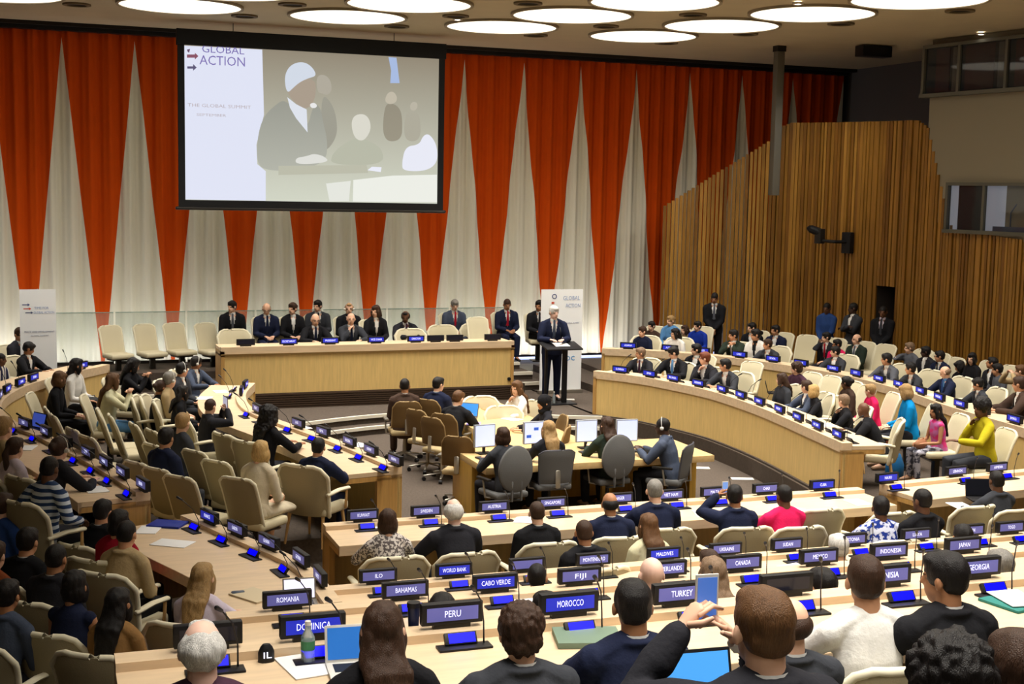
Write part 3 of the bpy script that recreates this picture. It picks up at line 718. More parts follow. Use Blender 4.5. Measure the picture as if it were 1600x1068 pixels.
def chair_spot(kind, px, py, z, rz, h=None, snap=None):
    """where an empty chair stands whose back top shows at pixel px,py"""
    h = h or {'arm': .95, 'ped': .97, 'brown': .98, 'round': 1.12, 'square': .97}[kind]
    p = at(px, py, z+h)
    if snap:
        d_ = p-CP; best = None
        for k_ in range(-140, 200):
            q_ = CP+d_*(1+k_*.0012); r_ = face_to(q_, FOCUS); bs = q_+Vector((-math.sin(r_), math.cos(r_), 0))*.35
            nq, tg = line_near(snap[0], bs); e_ = abs((Vector((bs.x, bs.y, 0))-nq).dot(Vector((tg.y, -tg.x, 0))*snap[1])-snap[2])+.1*abs(k_)/100
            if best is None or e_ < best[0]: best = (e_, q_)
        p = best[1]
    if rz is None: rz = face_to(p, FOCUS)
    else: rz = math.radians(rz)
    back = {'arm': .34, 'ped': .38, 'brown': .3, 'round': .27, 'square': .3}[kind]
    p = p+Vector((-math.sin(rz), math.cos(rz), 0))*back
    return p, rz
TAKEN = []
EMPTY = []
def free(p, d=.5): return all((Vector((p.x, p.y))-t).length > d for t in TAKEN)
def echair(kind, px, py, z, rz, label, group, h=None, snap=None): EMPTY.append(('one', kind, z, group, label, [(px, py, rz)], snap, h))
def many(kind, z, rz, group, desc, pts, snap=None): EMPTY.append(('many', kind, z, group, desc, [(a[0], a[1], a[2] if len(a) > 2 else rz) for a in sorted(pts, key=lambda q: q[0])], snap, None))
def place_empty_chairs():        # after the people have taken their seats; a seat already taken is left out
    for mode, kind, z, group, desc, pts, snap, h in EMPTY:
        ok = []
        for px, py, rz in pts:
            p, r = chair_spot(kind, px, py, z, rz, h, snap)
            if free(p, .4 if mode == 'many' else .3): ok.append((p, r)); TAKEN.append(Vector((p.x, p.y)))
        for i, (p, r) in enumerate(ok):
            lb = desc if mode == 'one' else 'empty '+{'arm': 'cream armchair', 'ped': 'cream pedestal chair'}[kind]+', %s from left %s' % (ordinal(i), desc)
            chair(kind, p.x, p.y, z, r, lb, group)
# ================================================================== name displays
def display(x, y, z, rz, txt, label, group, lit='blue', scale=1.0):
    r = empty('name_display', label, 'name display', (x, y, z), rz, group)
    if 'd' not in DM:
        a = MB().box(-.165, .165, -.022, .028, .022, .135).mesh('housing', .006); a.materials.append(M_BLACK)
        b = MB().box(-.1, .1, -.015, .02, 0, .024).mesh('foot'); b.materials.append(M_DARK)
        DM['d'] = (a, b)
        for k, mm in (('blue', M_BLUE), ('lav', M_LAV), ('off', M_OFF)):
            e = MB().box(-.138, .138, -.0245, -.021, .043, .115).mesh('screen'); e.materials.append(mm); DM[k] = e
            e = MB().box(-.138, .138, .027, .0305, .043, .115).mesh('rear_screen'); e.materials.append(mm); DM[k+'r'] = e
    link('housing', DM['d'][0], r); link('foot', DM['d'][1], r)
    s = link('screen', DM[lit], r); s2 = link('rear_screen', DM[lit+'r'], r)
    if txt and lit != 'off':
        text(txt, .05, s, (0, -.0252, .078), (math.pi/2, 0, 0), M_TXT, .0215*len(txt) if len(txt) > 1 else .05, ext=.0004)
        text(txt, .05, s2, (0, .0312, .078), (math.pi/2, 0, math.pi), M_TXT, .0215*len(txt), ext=.0004)
    return r
DM = {}
def mic_unit(x, y, z, rz, label, group, lean=1):
    r = empty('microphone_unit', label, 'microphone', (x, y, z), rz, group)
    if 'm' not in DM:
        a = MB().box(-.13, .15, -.045, .045, 0, .012).mesh('base_plate', .003); a.materials.append(M_BLACK)
        T = Matrix.Translation((0, .02, .012)) @ Matrix.Rotation(math.radians(-35), 4, 'X')
        b = MB().box(-.085, .085, -.012, .014, 0, .062, T).mesh('button_housing', .003); b.materials.append(M_BLACK)
        c = MB().box(-.065, .075, -.015, -.011, .006, .056, T).mesh('lit_button_panel'); c.materials.append(M_BTN)
        d = MB().tube([(.12, .02, .01), (.12, .03, .12), (.09, -.02, .24), (.03, -.1, .33)], [.005, .004, .004, .004], 6).mesh('gooseneck', smooth=True); d.materials.append(M_BLACK)
        e = MB().tube([(.03, -.1, .33), (.0, -.14, .36)], [.009, .012], 8).mesh('microphone_tip', smooth=True); e.materials.append(M_BLACK)
        DM['m'] = (a, b, c, d, e)
    for n_, me in zip(('base_plate', 'button_housing', 'lit_button_panel', 'gooseneck', 'microphone_tip'), DM['m']): link(n_, me, r)
    return r
def line_near(pl, p):
    best = None
    for i in range(len(pl)-1):
        a, b = pl[i], pl[i+1]; e = b-a; t = max(0, min(1, (Vector((p.x, p.y, 0))-a).dot(e)/e.length_squared)); q = a+e*t
        d = (q-Vector((p.x, p.y, 0))).length
        if best is None or d < best[0]: best = (d, q, e.normalized())
    return best[1], best[2]
def sign_row(pts, side, ztop, lip, items, rowdesc, group, mics=True):
    """items: (px,py,text,lit) with the pixel at the middle of the display; all snap to the ledge"""
    pl = pts if isinstance(pts[0], Vector) else catmull(pts, .3)
    axis = offs(pl, side*.07)
    n = len(items)
    items = sorted(items, key=lambda a: a[0])
    for i, (px, py, tx, lit) in enumerate(items):
        p = at(px, py, ztop+lip+.08); q, t = line_near(axis, p)
        nrm = Vector((t.y, -t.x, 0))*side            # towards the sitters
        rz = math.atan2(nrm.x, -nrm.y)               # local -Y towards the sitters
        what = ('reading '+tx+', ') if tx and rowdesc[1] else ''
        lb = '%s display %s%s from left on %s' % ('unlit black' if lit == 'off' else 'blue lit', what, ordinal(i), rowdesc[0])
        display(q.x, q.y, ztop+lip, rz, tx, lb, group, lit)
        if mics:
            m = q+nrm*.2+Vector((-nrm.y, nrm.x, 0))*(.0)
            mic_unit(m.x, m.y, ztop, rz, 'microphone unit with blue lit button, %s from left on %s' % (ordinal(i), rowdesc[0]), 'microphone units on '+rowdesc[0])
B_, V_, O_ = 'blue', 'lav', 'off'
sign_row(A1, 1, .80, .045, [(572, 808, 'KUWAIT', V_), (672, 802, 'SWEDEN', V_), (779, 795, 'AUSTRIA', V_), (871, 789, 'SINGAPORE', V_), (975, 781, 'NIGER', V_), (1054, 775, 'VIET NAM', V_), (1126, 772, 'MALTA', V_), (1206, 766, 'CHAD', V_), (1295, 760, 'CUBA', B_)], ('the desk row nearest the well', 1), 'displays on the desk row nearest the well')
sign_row([(9.9, 13.45), (13.2, 13.75)], 1, .82, .045, [(1420, 755, 'NAURU', B_), (1514, 740, 'LEBANON', V_), (1583, 735, 'ARMENIA', V_)], ('the short right desk', 1), 'displays on the short right desk')
sign_row([(2.48, 11.0), (12.4, 10.75)], 1, .88, .045, [(602, 911, 'ILO', V_), (722, 901, 'WORLD BANK', B_), (837, 891, '', V_), (944, 884, 'MONTENEGRO', V_), (1056, 875, 'MALDIVES', B_), (1152, 866, 'UKRAINE', V_), (1248, 858, 'SUDAN', V_), (1348, 849, 'ESTONIA', V_), (1450, 841, 'LIBYA', V_), (1529, 832, 'OMAN', V_), (1589, 826, 'TOGO', V_)], ('the second full desk row', 1), 'displays on the second full desk row')
sign_row([(1.33, 8.85), (11.0, 8.6)], 1, 1.42, .045, [(458, 950, 'ROMANIA', V_), (646, 934, 'BAHAMAS', V_), (789, 922, 'CABO VERDE', B_), (925, 912, 'FIJI', V_), (1062, 900, 'NETHERLANDS', V_), (1182, 890, 'CANADA', V_), (1303, 879, 'MEXICO', V_), (1415, 870, 'INDONESIA', V_), (1529, 859, 'JAPAN', V_)], ('the third full desk row', 1), 'displays on the third full desk row')
sign_row([(.45, 6.55), (9.0, 6.35)], 1, 2.0, .045, [(330, 1003, '', O_), (496, 987, 'DOMINICA', B_), (717, 968, 'PERU', V_), (904, 952, 'MOROCCO', B_), (1082, 937, 'TURKEY', V_), (1249, 921, '', O_), (1411, 909, 'TUNISIA', V_), (1558, 897, 'GEORGIA', V_)], ('the nearest desk row', 1), 'displays on the nearest desk row')
sign_row(L1, 1, 1.03, .045, [(385, 599, 'IRAN', B_), (367, 609, 'IRAQ', B_), (380, 638, 'ITALY', V_), (404, 647, 'KENYA', V_), (437, 662, 'LAOS', V_), (479, 675, 'NEPAL', V_), (519, 690, 'NIGERIA', V_), (558, 703, 'NORWAY', V_), (603, 718, 'PANAMA', V_)], ('the left curved desk', 0), 'displays on the left curved desk beside the well')
sign_row(L2, 1, 1.18, .045, [(150, 571, 'QATAR', B_), (78, 589, 'SERBIA', B_), (58, 596, 'SPAIN', B_), (36, 606, 'SUDAN', B_), (21, 615, 'SYRIA', V_), (11, 662, 'TOGO', V_), (48, 674, 'TONGA', V_), (77, 690, 'UGANDA', V_), (112, 707, 'YEMEN', V_), (140, 722, 'ZAMBIA', V_), (173, 737, 'ANGOLA', V_), (209, 756, 'BENIN', V_)], ('the far left curved desk', 0), 'displays on the far left curved desk')
L3 = catmull([(1.75, 13.75), (2.10, 12.7), (2.43, 11.75), (2.50, 11.06), (2.50, 10.4)], .3)
sign_row(L3, 1, .92, .045, [(303, 809, 'FRANCE', B_), (340, 829, 'GABON', V_), (382, 851, 'GHANA', V_), (427, 875, 'GUYANA', V_), (480, 900, 'HAITI', V_)], ('the slanting left desk', 0), 'displays on the slanting left desk')
sign_row(R1, -1, 1.03, .045, [(954, 579, 'SLOVENIA', B_), (1001, 584, 'SPAIN', B_), (1044, 590, 'SRI LANKA', B_), (1082, 598, 'SURINAME', B_), (1113, 607, 'SWEDEN', B_), (1140, 616, 'TURKEY', B_), (1167, 626, 'UGANDA', B_), (1197, 638, 'URUGUAY', B_), (1228, 650, 'VANUATU', B_), (1262, 663, 'VIET NAM', B_), (1298, 677, 'ZAMBIA', B_)], ('the front right curved desk', 0), 'displays on the front right curved desk', True)
sign_row(R2, -1, 1.18, .045, [(975, 544, 'ALBANIA', B_), (1027, 548, 'ALGERIA', B_), (1070, 552, 'BELIZE', B_), (1122, 557, 'CHILE', B_), (1169, 563, 'CROATIA', B_), (1214, 569, 'DENMARK', B_), (1260, 577, 'ECUADOR', B_), (1298, 583, 'EGYPT', B_), (1337, 591, 'FINLAND', B_), (1372, 599, 'GAMBIA', B_), (1405, 609, 'GUINEA', B_), (1440, 619, 'HONDURAS', B_), (1477, 630, 'ICELAND', B_), (1512, 640, 'IRELAND', B_), (1558, 654, 'JAMAICA', B_), (1596, 665, 'JORDAN', B_)], ('the second right curved desk', 0), 'displays on the second right curved desk', False)
PODL = [Vector((3.58, 24.22, 0)), Vector((9.2, 24.22, 0))]
for i, (px, tx, lit) in enumerate([(384, '', O_), (451, 'SECRETARIAT', B_), (516, 'PRESIDENT', B_), (588, 'VICE CHAIR', B_), (650, 'DIRECTOR', B_), (681, '', O_), (711, '', O_), (770, '', O_)]):
    p = aty(px, 525, 24.3)
    display(p.x, 24.31, 1.42, 0, tx, ('unlit black' if lit == O_ else 'lit blue')+' name display, %s from the left on the podium desk' % ordinal(i), 'displays on the podium desk', lit)

# ================================================================== empty chairs
many('ped', .58, 200, 'empty chairs left of the podium', 'on the dais left of the podium', [(171, 509), (224, 507), (270, 505), (319, 505)])
many('ped', .43, None, 'advisers chairs by the far left desk', 'just behind the far left desk panel', [(72, 638), (83, 649), (112, 670), (135, 682)])
many('ped', .28, None, 'advisers chairs between the left desks', 'of those backing onto the far left desk', [(153, 640), (172, 649), (208, 662), (236, 672), (170, 702), (207, 713), (243, 732), (278, 744)])
many('ped', .28, None, 'chairs behind the left curved desk', 'in the middle of the left block', [(302, 704), (336, 720)])
many('arm', .28, None, 'armchairs at the left curved desk', 'pulled up to the left curved desk', [(262, 642), (347, 672), (368, 688), (448, 690), (478, 703)], (L1, 1, 1.1))
many('arm', .13, -75, 'armchairs in the left foreground', 'in the dark left foreground', [(36, 745), (15, 900), (62, 925), (128, 832), (287, 947)])
many('arm', 0, 0, 'empty armchairs behind the well desk row', 'behind the desk row nearest the well', [(1065, 826), (955, 835), (1285, 795), (1400, 800), (1530, 790)])
many('arm', .28, None, 'rounded chairs at the front right desk', 'rounded, behind the front right desk', [(1163, 606), (1150, 596), (1299, 638), (1362, 672), (1377, 660)], (R1, -1, 1.0))
many('ped', .28, None, 'advisers chairs between the right desks', 'of those backing onto the second right desk', [(1177, 570), (1203, 585), (1278, 586), (1302, 596), (1338, 584), (1399, 622), (1411, 650), (1442, 655)], (R1, -1, 2.0))
many('ped', .55, None, 'chairs along the slatted wall', 'at the foot of the slatted wall', [(1228, 556), (1262, 552), (1385, 570)], (R2, -1, 2.0))
many('arm', .43, None, 'rounded chairs at the second right desk', 'rounded, behind the second right desk', [(1345, 580), (1462, 595), (1575, 640)], (R2, -1, 1.0))
many('arm', 0, 180, 'cream chairs across the officers table', 'facing camera beyond the well table', [(749, 619), (785, 634)])
for px, py, rz, lb in [(648, 640, -60, 'empty brown swivel chair at the left of the long well table, farther of two'), (672, 652, -60, 'empty brown swivel chair at the left of the long well table, nearer of two'), (714, 682, -35, 'empty brown swivel chair with a tan seat beside the corner of the well table'), (889, 666, 60, 'brown rounded swivel chair right of the well table behind a monitor')]:
    echair('brown', px, py, 0, rz, lb, 'brown swivel chairs')
echair('ped', 745, 496, .72, 180, 'empty cream chair behind the podium between two seated men in suits', None)
echair('arm', 640, 519, .58, 180, 'low cream chair back at the right half of the podium desk, leftmost', 'chair backs behind the podium', .88)
echair('arm', 690, 513, .58, 180, 'low cream chair back at the right half of the podium desk, middle', 'chair backs behind the podium', .88)
echair('arm', 740, 511, .58, 180, 'low cream chair back at the right half of the podium desk, rightmost', 'chair backs behind the podium', .88)
echair('arm', 420, 516, .58, 180, 'low cream chair back at the left end of the podium desk', 'chair backs behind the podium', .88)
echair('arm', 365, 520, .58, 180, 'cream chair back at the left corner of the podium desk', 'chair backs behind the podium', .88)
# ================================================================== people
SKINS = {'l': (224, 178, 150), 'm': (198, 146, 112), 't': (168, 118, 84), 'b': (104, 70, 50), 'd': (70, 48, 38), 'p': (232, 190, 172)}
HAIRS = {'k': (22, 18, 18), 'b': (58, 38, 26), 'n': (96, 66, 40), 'g': (130, 126, 120), 'w': (205, 202, 198), 'y': (192, 158, 102), 's': (160, 128, 84), 'a': (128, 104, 82), 'r': (112, 58, 34)}
CL = {'black': (24, 24, 28), 'navy': (26, 32, 56), 'dark': (36, 36, 42), 'grey': (86, 88, 96), 'dgrey': (54, 56, 62), 'blue': (40, 66, 120), 'white': (228, 226, 222), 'cream': (208, 196, 172), 'tan': (172, 150, 112), 'brown': (66, 50, 42), 'green': (38, 48, 40), 'teal': (0, 126, 190), 'pink': (214, 30, 90), 'red': (150, 20, 40), 'mauve': (176, 96, 152), 'mustard': (178, 164, 30), 'lime': (208, 204, 170), 'sky': (90, 140, 190), 'lilac': (196, 184, 200), 'caramel': (140, 104, 62), 'royal': (22, 50, 150), 'slate': (66, 74, 92), 'rust': (120, 60, 30), 'plum': (70, 44, 60)}
def skinm(k): return mat('skin_'+k, SKINS[k], .55, spec=.35)
def hairm(k): return mat('hair_'+k, HAIRS[k], .5, noise_s=3, noise_a=.3, stretch=(60, 60, 6), bump=.5, bump_s=6, spec=.3)
def clm(c):
    if c == 'stripe': return stripes('blue_striped_cloth', (34, 58, 98), (196, 206, 220), 5, 'Z', 2)
    if c == 'floral': return patterned('grey_lace_pattern_cloth', (214, 206, 200), (96, 88, 88), 45)
    if c == 'print': return patterned('blue_floral_cloth', (22, 50, 140), (210, 215, 235), 22)
    if c == 'pinkprint': return patterned('pink_printed_cloth', (176, 96, 152), (206, 50, 120), 9)
    if c == 'zebra': return patterned('grey_printed_cloth', (60, 60, 72), (160, 158, 170), 14)
    if c == 'sash': return stripes('white_sash_cloth', (226, 222, 214), (40, 44, 80), 3, 'X', 1)
    return mat('cloth_'+c, CL[c], .85, noise_s=9, noise_a=.1, bump=.25, bump_s=60, spec=.15)
JOBS = []
SPEC = {}
def V(*a): return Vector(a)
def ik(S, H, a, b, pole):
    d = H-S; L = min(d.length, (a+b)*.995); d = d.normalized(); H2 = S+d*L
    x = (a*a-b*b+L*L)/(2*L); h = math.sqrt(max(0, a*a-x*x)); pl = (pole-d*pole.dot(d)).normalized()
    return S+d*x+pl*h, H2
def hand(mb_f, W, d, up_, s, curl, fist=0):
    """fingers: wrist W, pointing d, back of hand up_"""
    sd = d.cross(up_).normalized()*s       # towards the thumb
    for k, (o, L, r) in enumerate(((.030, .072, .0088), (.010, .080, .009), (-.011, .074, .0086), (-.030, .058, .0076))):
        b = W+d*.085+sd*o; d1 = (d*math.cos(curl)-up_*math.sin(curl)).normalized(); c2 = curl*2+.25*k*curl
        d2 = (d*math.cos(c2)-up_*math.sin(c2)).normalized()
        m1 = b+d1*L*.5; mb_f.tube([b-d*.02, m1, m1+d2*L*.5], [r*1.05, r, r*.8], 6)
    b = W+d*.03+sd*.03; t1 = (d*.6+sd*.75-up_*.25).normalized(); t2 = (d*.9+sd*.25-up_*.35).normalized()
    mb_f.tube([b-t1*.01, b+t1*.035, b+t1*.035+t2*.03], [.012, .0105, .008], 6)
def person(px, py, z0, label, rot=None, look=None, pose='lap', top='suit', c='dark', c2=None, shirt='white', tie=None, hair='short', hc='k', sk='m', legs=None, lean=8, yaw=None, pitch=None, s=1.0, chairk=None, extra=(), group='people seated in the hall', female=None, cross=False, snap=None):
    stand = pose in ('clasp', 'fold', 'lectern', 'stand')
    female = female if female is not None else hair in ('long', 'bob', 'bun', 'pony', 'scarf', 'curlylong', 'longmid')
    if stand: s *= 1.05
    # --- spine
    a = math.radians(0 if stand else lean); 
    if pose == 'lectern': a = math.radians(7)
    t = V(0, math.sin(a), math.cos(a)); pel = V(0, 0, .96) if stand else V(0, -.03, .57)
    k = 1.03 if stand else 1.0
    chest = pel+t*.27*k; sh = pel+t*.445*k
    a2 = a*.55; t2 = V(0, math.sin(a2), math.cos(a2)); nk = sh+t2*.065
    # --- head orientation relative to the body
    H0 = nk+t2*.088
    pp = (pitch if pitch is not None else 6); 
    headtop = H0+V(0, .03, 0)+t2*.138
    # world placement from the head top pixel
    P_ = at(px, py, z0+headtop.z*s)
    if rot is None: rz = face_to(P_, FOCUS)
    else: rz = math.radians(rot)
    base = P_-(Rz(rz) @ (headtop*s)); base.z = z0
    if snap:
        pl, side, off = snap; d_ = P_-CP; best = None
        for k_ in range(-140, 200):
            q_ = CP+d_*(1+k_*.0012)
            if rot is None: rz = face_to(q_, FOCUS)
            bs = q_-(Rz(rz) @ V(headtop.x*s, headtop.y*s, 0))
            nq, tg = line_near(pl, bs); sgn = (Vector((bs.x, bs.y, 0))-nq).dot(Vector((tg.y, -tg.x, 0))*side)
            e_ = abs(sgn-off)+.15*abs(k_)/100
            if best is None or e_ < best[0]: best = (e_, q_, bs, rz)
        _, P_, base, rz = best
        hgt = P_.z-z0; s = max(.86, min(1.07, hgt/headtop.z)); base = P_-(Rz(rz) @ (headtop*s)); z0 = base.z if base.z < z0 or base.z-z0 > .03 else z0
        base.z = z0
    if yaw is None:
        tgt = look if look is not None else PODC
        want = math.degrees(face_to(P_, tgt)-rz); want = (want+180) % 360-180
        yaw = max(-55, min(55, want))
    R = (Matrix.Rotation(math.radians(yaw), 4, 'Z') @ Matrix.Rotation(-math.radians(pp), 4, 'X'))
    HC = Matrix.Translation(H0+V(0, .015, 0)) @ R @ Matrix.Translation(V(0, .015, .02))
    f = .9 if female else 1.0
    root = empty('person', label, 'person', base, rz, group); root.scale = (s, s, s)
    ppm = pxm(P_); near = ppm > 200; vx = .0155 if ppm < 110 else (.0135 if ppm < 200 else .0105)
    # --- limbs
    SW_ = .178*f; arms = []
    tgts = {'lap': (V(.09, .27, .66), V(.5, -.5, -.6)), 'desk': (V(.13, .40, .80), V(.8, -.3, -.5)), 'chin': (V(.05, .2, 1.09), V(.5, .2, -1)), 'phone': (V(.09, .34, 1.14), V(.8, 0, -.8)), 'front': (V(.03, .26, .95), V(.8, -.2, -.6)),
            'clasp': (V(.035, .19, .93), V(.8, -.5, -.4)), 'fold': (V(-.09, .20, 1.22), V(.8, .1, -.8)), 'lectern': (V(.12, .36, 1.13), V(.6, -.5, -.6)), 'stand': (V(.23, .03, .84), V(.4, -.9, 0)), 'type': (V(.1, .36, .84), V(.7, -.4, -.6)), 'armrest': (V(.27, .16, .70), V(.5, -.8, 0)), 'elbows': (V(.03, .36, 1.02), V(.8, .2, -.8)), 'clap': (V(.02, .3, 1.0), V(.7, -.3, -.7))}
    for sd in (-1, 1):
        pz = pose
        if pose == 'chin' and sd == -1: pz = 'desk'
        if pose == 'photo': pz = 'phone'
        if pose == 'earphone': pz = 'chin' if sd == 1 else 'lap'
        if pose == 'holdone': pz = 'phone' if sd == -1 else 'lap'
        Ht, pole = tgts[pz]; Ht = V(Ht.x*sd, Ht.y, Ht.z); pole = V(pole.x*sd, pole.y, pole.z)
        if not stand and pz in ('desk', 'lap', 'armrest', 'type'): Ht = Ht+V(0, math.sin(a)*.2, 0)
        if pz == 'chin': Ht = H0+V(.06*sd, .12, -.20)
        if pose == 'earphone' and sd == 1: Ht = H0+V(.13, .04, -.13)
        if pz == 'phone': Ht.z = H0.z-.02; Ht.y = H0.y+.25
        if pose == 'photo': Ht = H0+V(-.15 if sd == -1 else .03, .27, -.05 if sd == -1 else -.09); pole = V(.8*sd, 0, -.8)
        if pz == 'elbows': Ht = H0+V(.04*sd, .14, -.19)
        if pz == 'fold': Ht = V(-.11*sd, .19+.03*sd, 1.20+.03*sd)
        S = sh+V(SW_*sd, 0, -.045)
        E_, W_ = ik(S, Ht, .285, .25, pole); arms.append((S, E_, W_, sd, pz))
    L = []
    for sd in (-1, 1):
        if stand: hp = V(.09*sd, 0, .93); kn = V(.1*sd, .015, .5); an = V(.105*sd, -.02, .09); toe = V(.125*sd, .15, .03)
        elif cross and sd == 1: hp = V(.09, 0, .54); kn = V(.0, .44, .62); an = V(-.16, .52, .27); toe = V(-.2, .65, .2)
        else: hp = V(.09*sd, 0, .53); kn = V(.12*sd, .43, .51); an = V(.12*sd, .40, .09); toe = V(.135*sd, .55, .035)
        L.append((hp, kn, an, toe, sd))
    # --- body (one continuous skin)
    b = MB(); X = V(1, 0, 0)
    b.tube([pel-t*.06, pel, pel+t*.12, chest, sh-t*.03, sh+t*.02], [(.15*f, .1), (.16*f, .105), (.13*f, .085), (.15*f, .1), (.155*f, .085), (.09, .06)], 16)
    b.tube([sh-t*.02, nk, H0+V(0, .005, .0)], [(.068*f, .064), (.059*f, .06), (.056*f, .06)], 14)
    b.ball((0, -.018, .028), (.075, .094, .092), 18, 12, HC); b.ball((0, .022, -.045), (.056, .066, .068), 14, 10, HC); b.ball((0, .045, -.088), (.03, .032, .026), 10, 8, HC)
    b.tube([(0, .078, .02), (0, .1, -.022)], [(.009, .009), (.016, .012)], 8, T=HC)
    for sd in (-1, 1):
        b.ball((sd*.083, -.010, -.010), (.013, .020, .033), 8, 6, HC)
        b.ball((sd*.03, .068, .022), (.024, .014, .010), 8, 6, HC)
    for S, E_, W_, sd, pz in arms:
        b.tube([S, S.lerp(E_, .5), E_, E_.lerp(W_, .4), W_], [.048*f, .044*f, .036*f, .038*f, .026*f], 10)
        d = (W_-E_).normalized(); u_ = V(0, 0, 1)-d*d.z
        if u_.length < .4: u_ = V(0, 1, 0)-d*d.y
        u_.normalize(); b.tube([W_-d*.01, W_+d*.045, W_+d*.09], [(.026, .016), (.038, .017), (.038, .013)], 10, side=d.cross(u_))
    for hp, kn, an, toe, sd in L:
        b.tube([hp, kn, kn.lerp(an, .35), an], [.075*f, .052*f, .054*f, .036], 10)
        b.tube([an, toe], [.036, .03], 8)
    fing = MB()
    for S, E_, W_, sd, pz in arms:
        d = (W_-E_).normalized(); u_ = V(0, 0, 1)-d*d.z
        if u_.length < .4: u_ = V(0, 1, 0)-d*d.y
        u_.normalize(); hand(fing, W_, d, u_, -sd, {'desk': .25, 'lap': .4, 'type': .35, 'lectern': .3}.get(pz, .6))
    JOBS.append(('body', b, vx if not near else .0095, root, [skinm(sk), mat('eye_'+sk, tuple(int(v*(.34 if near else .5)) for v in SKINS[sk]), .3), mat('lip_'+sk, tuple(int(v*.78) for v in SKINS[sk]), .5), mat('brow_'+sk, tuple(int(v*.6) for v in SKINS[sk]), .6)], dict(kind='body', HC=HC.inverted(), fing=fing)))
    # --- trousers / skirt
    lc = legs or (c if top == 'suit' else 'dark')
    m = MB()
    if legs and legs.startswith('skirt:'):
        lc = legs[6:]
        if stand: m.tube([V(0, 0, 1.05), V(0, 0, .9), V(0, 0, .5)], [(.14, .1), (.19, .14), (.2, .15)], 16)
        else: m.tube([V(0, -.06, .64), V(0, 0, .54), V(0, .25, .53), V(0, .5, .50)], [(.15, .11), (.2, .11), (.19, .085), (.17, .06)], 16)
    else:
        m.ball(pel-V(0, .01, .02), (.175*f, .135, .12), 14, 8)
        for hp, kn, an, toe, sd in L: m.tube([hp, hp.lerp(kn, .5), kn, kn.lerp(an, .5), an+V(0, 0, .02)], [.098*f, .088*f, .073, .066, .058], 10)
    JOBS.append(('skirt' if legs and legs.startswith('skirt:') else 'trousers', m, max(vx, .014), root, [clm(lc)], dict(kind='cloth')))
    # --- shoes
    for hp, kn, an, toe, sd in L:
        q = MB(); q.tube([an+V(0, -.05, -.045), an+V(0, .02, -.03), toe], [(.036, .036), (.042, .04), (.04, .028)], 10)
        q.build('shoe', mat('shoe_black', (18, 16, 16), .35) if not female or s > 1.5 else mat('shoe_tan', (150, 120, 95), .5), root, smooth=True)
    # --- upper garment
    thick = .028 if top == 'suit' else (.018 if top in ('blouse', 'dress', 'scarfed') else .014)
    m = MB(); g = thick
    hem = .12 if top == 'suit' else .06
    m.tube([pel-t*hem, pel, pel+t*.12, chest, sh-t*.045, sh-t*.0, sh+t*.03], [(.165*f+g, .115+g), (.165*f+g, .11+g), (.138*f+g, .09+g), (.158*f+g, .102+g), (.15*f+g, .082+g), (.125*f+g*.6, .078+g*.5), (.07+g*.4, .064+g*.4)], 18)
    if top in ('suit', 'coat'): m.tube([sh+t*.032+V(.083*math.cos(x_), .078*math.sin(x_)-.004, .014*(-math.sin(x_))) for x_ in [math.radians(a_) for a_ in range(-205, 30, 18)]], [(.017, .026)]*14, 8, side=V(0, 0, 1))
    bare = top in ('dress', 'vest')
    for S, E_, W_, sd, pz in arms:
        if bare: m.ball(S-V(sd*.015, 0, 0), (.065*f, .06, .06), 10, 8)
        else:
            m.tube([sh+V(sd*.03, 0, .03)+t*.01, sh+V(sd*.1, 0, .012), S+V(0, 0, .012)], [(.045, .05+g*.5), (.048, .056+g*.5), (.05, .052+g*.5)], 10, side=V(0, 0, 1))
            m.ball(S, .052*f+g*.7, 12, 8)
            m.tube([S, S.lerp(E_, .5), E_, E_.lerp(W_, .5), W_-(W_-E_).normalized()*.012], [.053*f+g, .049*f+g*.9, .045*f+g*.7, .042*f+g*.6, .034*f+g*.45], 12)
    JOBS.append(({'suit': 'jacket', 'blouse': 'blouse', 'shirt': 'shirt', 'dress': 'dress_top', 'vest': 'sleeveless_top', 'coat': 'coat'}.get(top, 'jacket'), m, vx, root, [clm(c)], dict(kind='top', open=top == 'suit', sh=sh, t=t, w=.062 if not female else .05, noise=.006)))
    if top == 'suit':
        q = MB(); e = .012
        q.tube([pel+t*.14, chest, sh-t*.045, sh, sh+t*.035], [(.12*f+e, .088+e), (.145*f+e, .1+e), (.14*f+e, .083+e), (.085*f+e, .058+e), (.056+e*.3, .052+e*.3)], 18)
        q.tube([sh+t*.02, nk+t2*.002], [(.074, .07), (.066, .067)], 16, caps=False)
        q.build('shirt', clm(shirt), root, smooth=True)
        if tie:
            q = MB(); yy = lambda z, r: sh+t*z+V(0, r, 0)
            q.tube([yy(.045, .079), yy(.02, .092), yy(-.04, .108), yy(-.16, .122), yy(-.28, .118)], [(.014, .008), (.021, .01), (.02, .006), (.029, .006), (.036, .006)], 8, dome=False)
            q.build('tie', clm(tie), root, smooth=True)
        for S, E_, W_, sd, pz in arms:
            d = (W_-E_).normalized(); MB().tube([W_-d*.03, W_-d*.0], [.036, .034], 10, dome=False).build('shirt_cuff', clm(shirt), root, smooth=True)
    # --- hair
    h = MB(); kind = hair; nz = .004
    def hb(c_, r_): h.ball(c_, r_, 14, 10, HC)
    if kind in ('short', 'long', 'bob', 'bun', 'pony', 'curly', 'curlylong', 'longmid'):
        hb((0, -.024, .036), (.087, .104, .097)); hb((0, .03, .082), (.064, .058, .04)); hb((0, -.05, -.012), (.077, .066, .064))
    if kind == 'short': pass
    if kind == 'bald': hb((0, -.042, .004), (.088, .088, .066)); nz = .002
    if kind == 'thin': hb((0, -.04, .01), (.094, .1, .088)); hb((0, .03, .085), (.055, .05, .03)); nz = .008
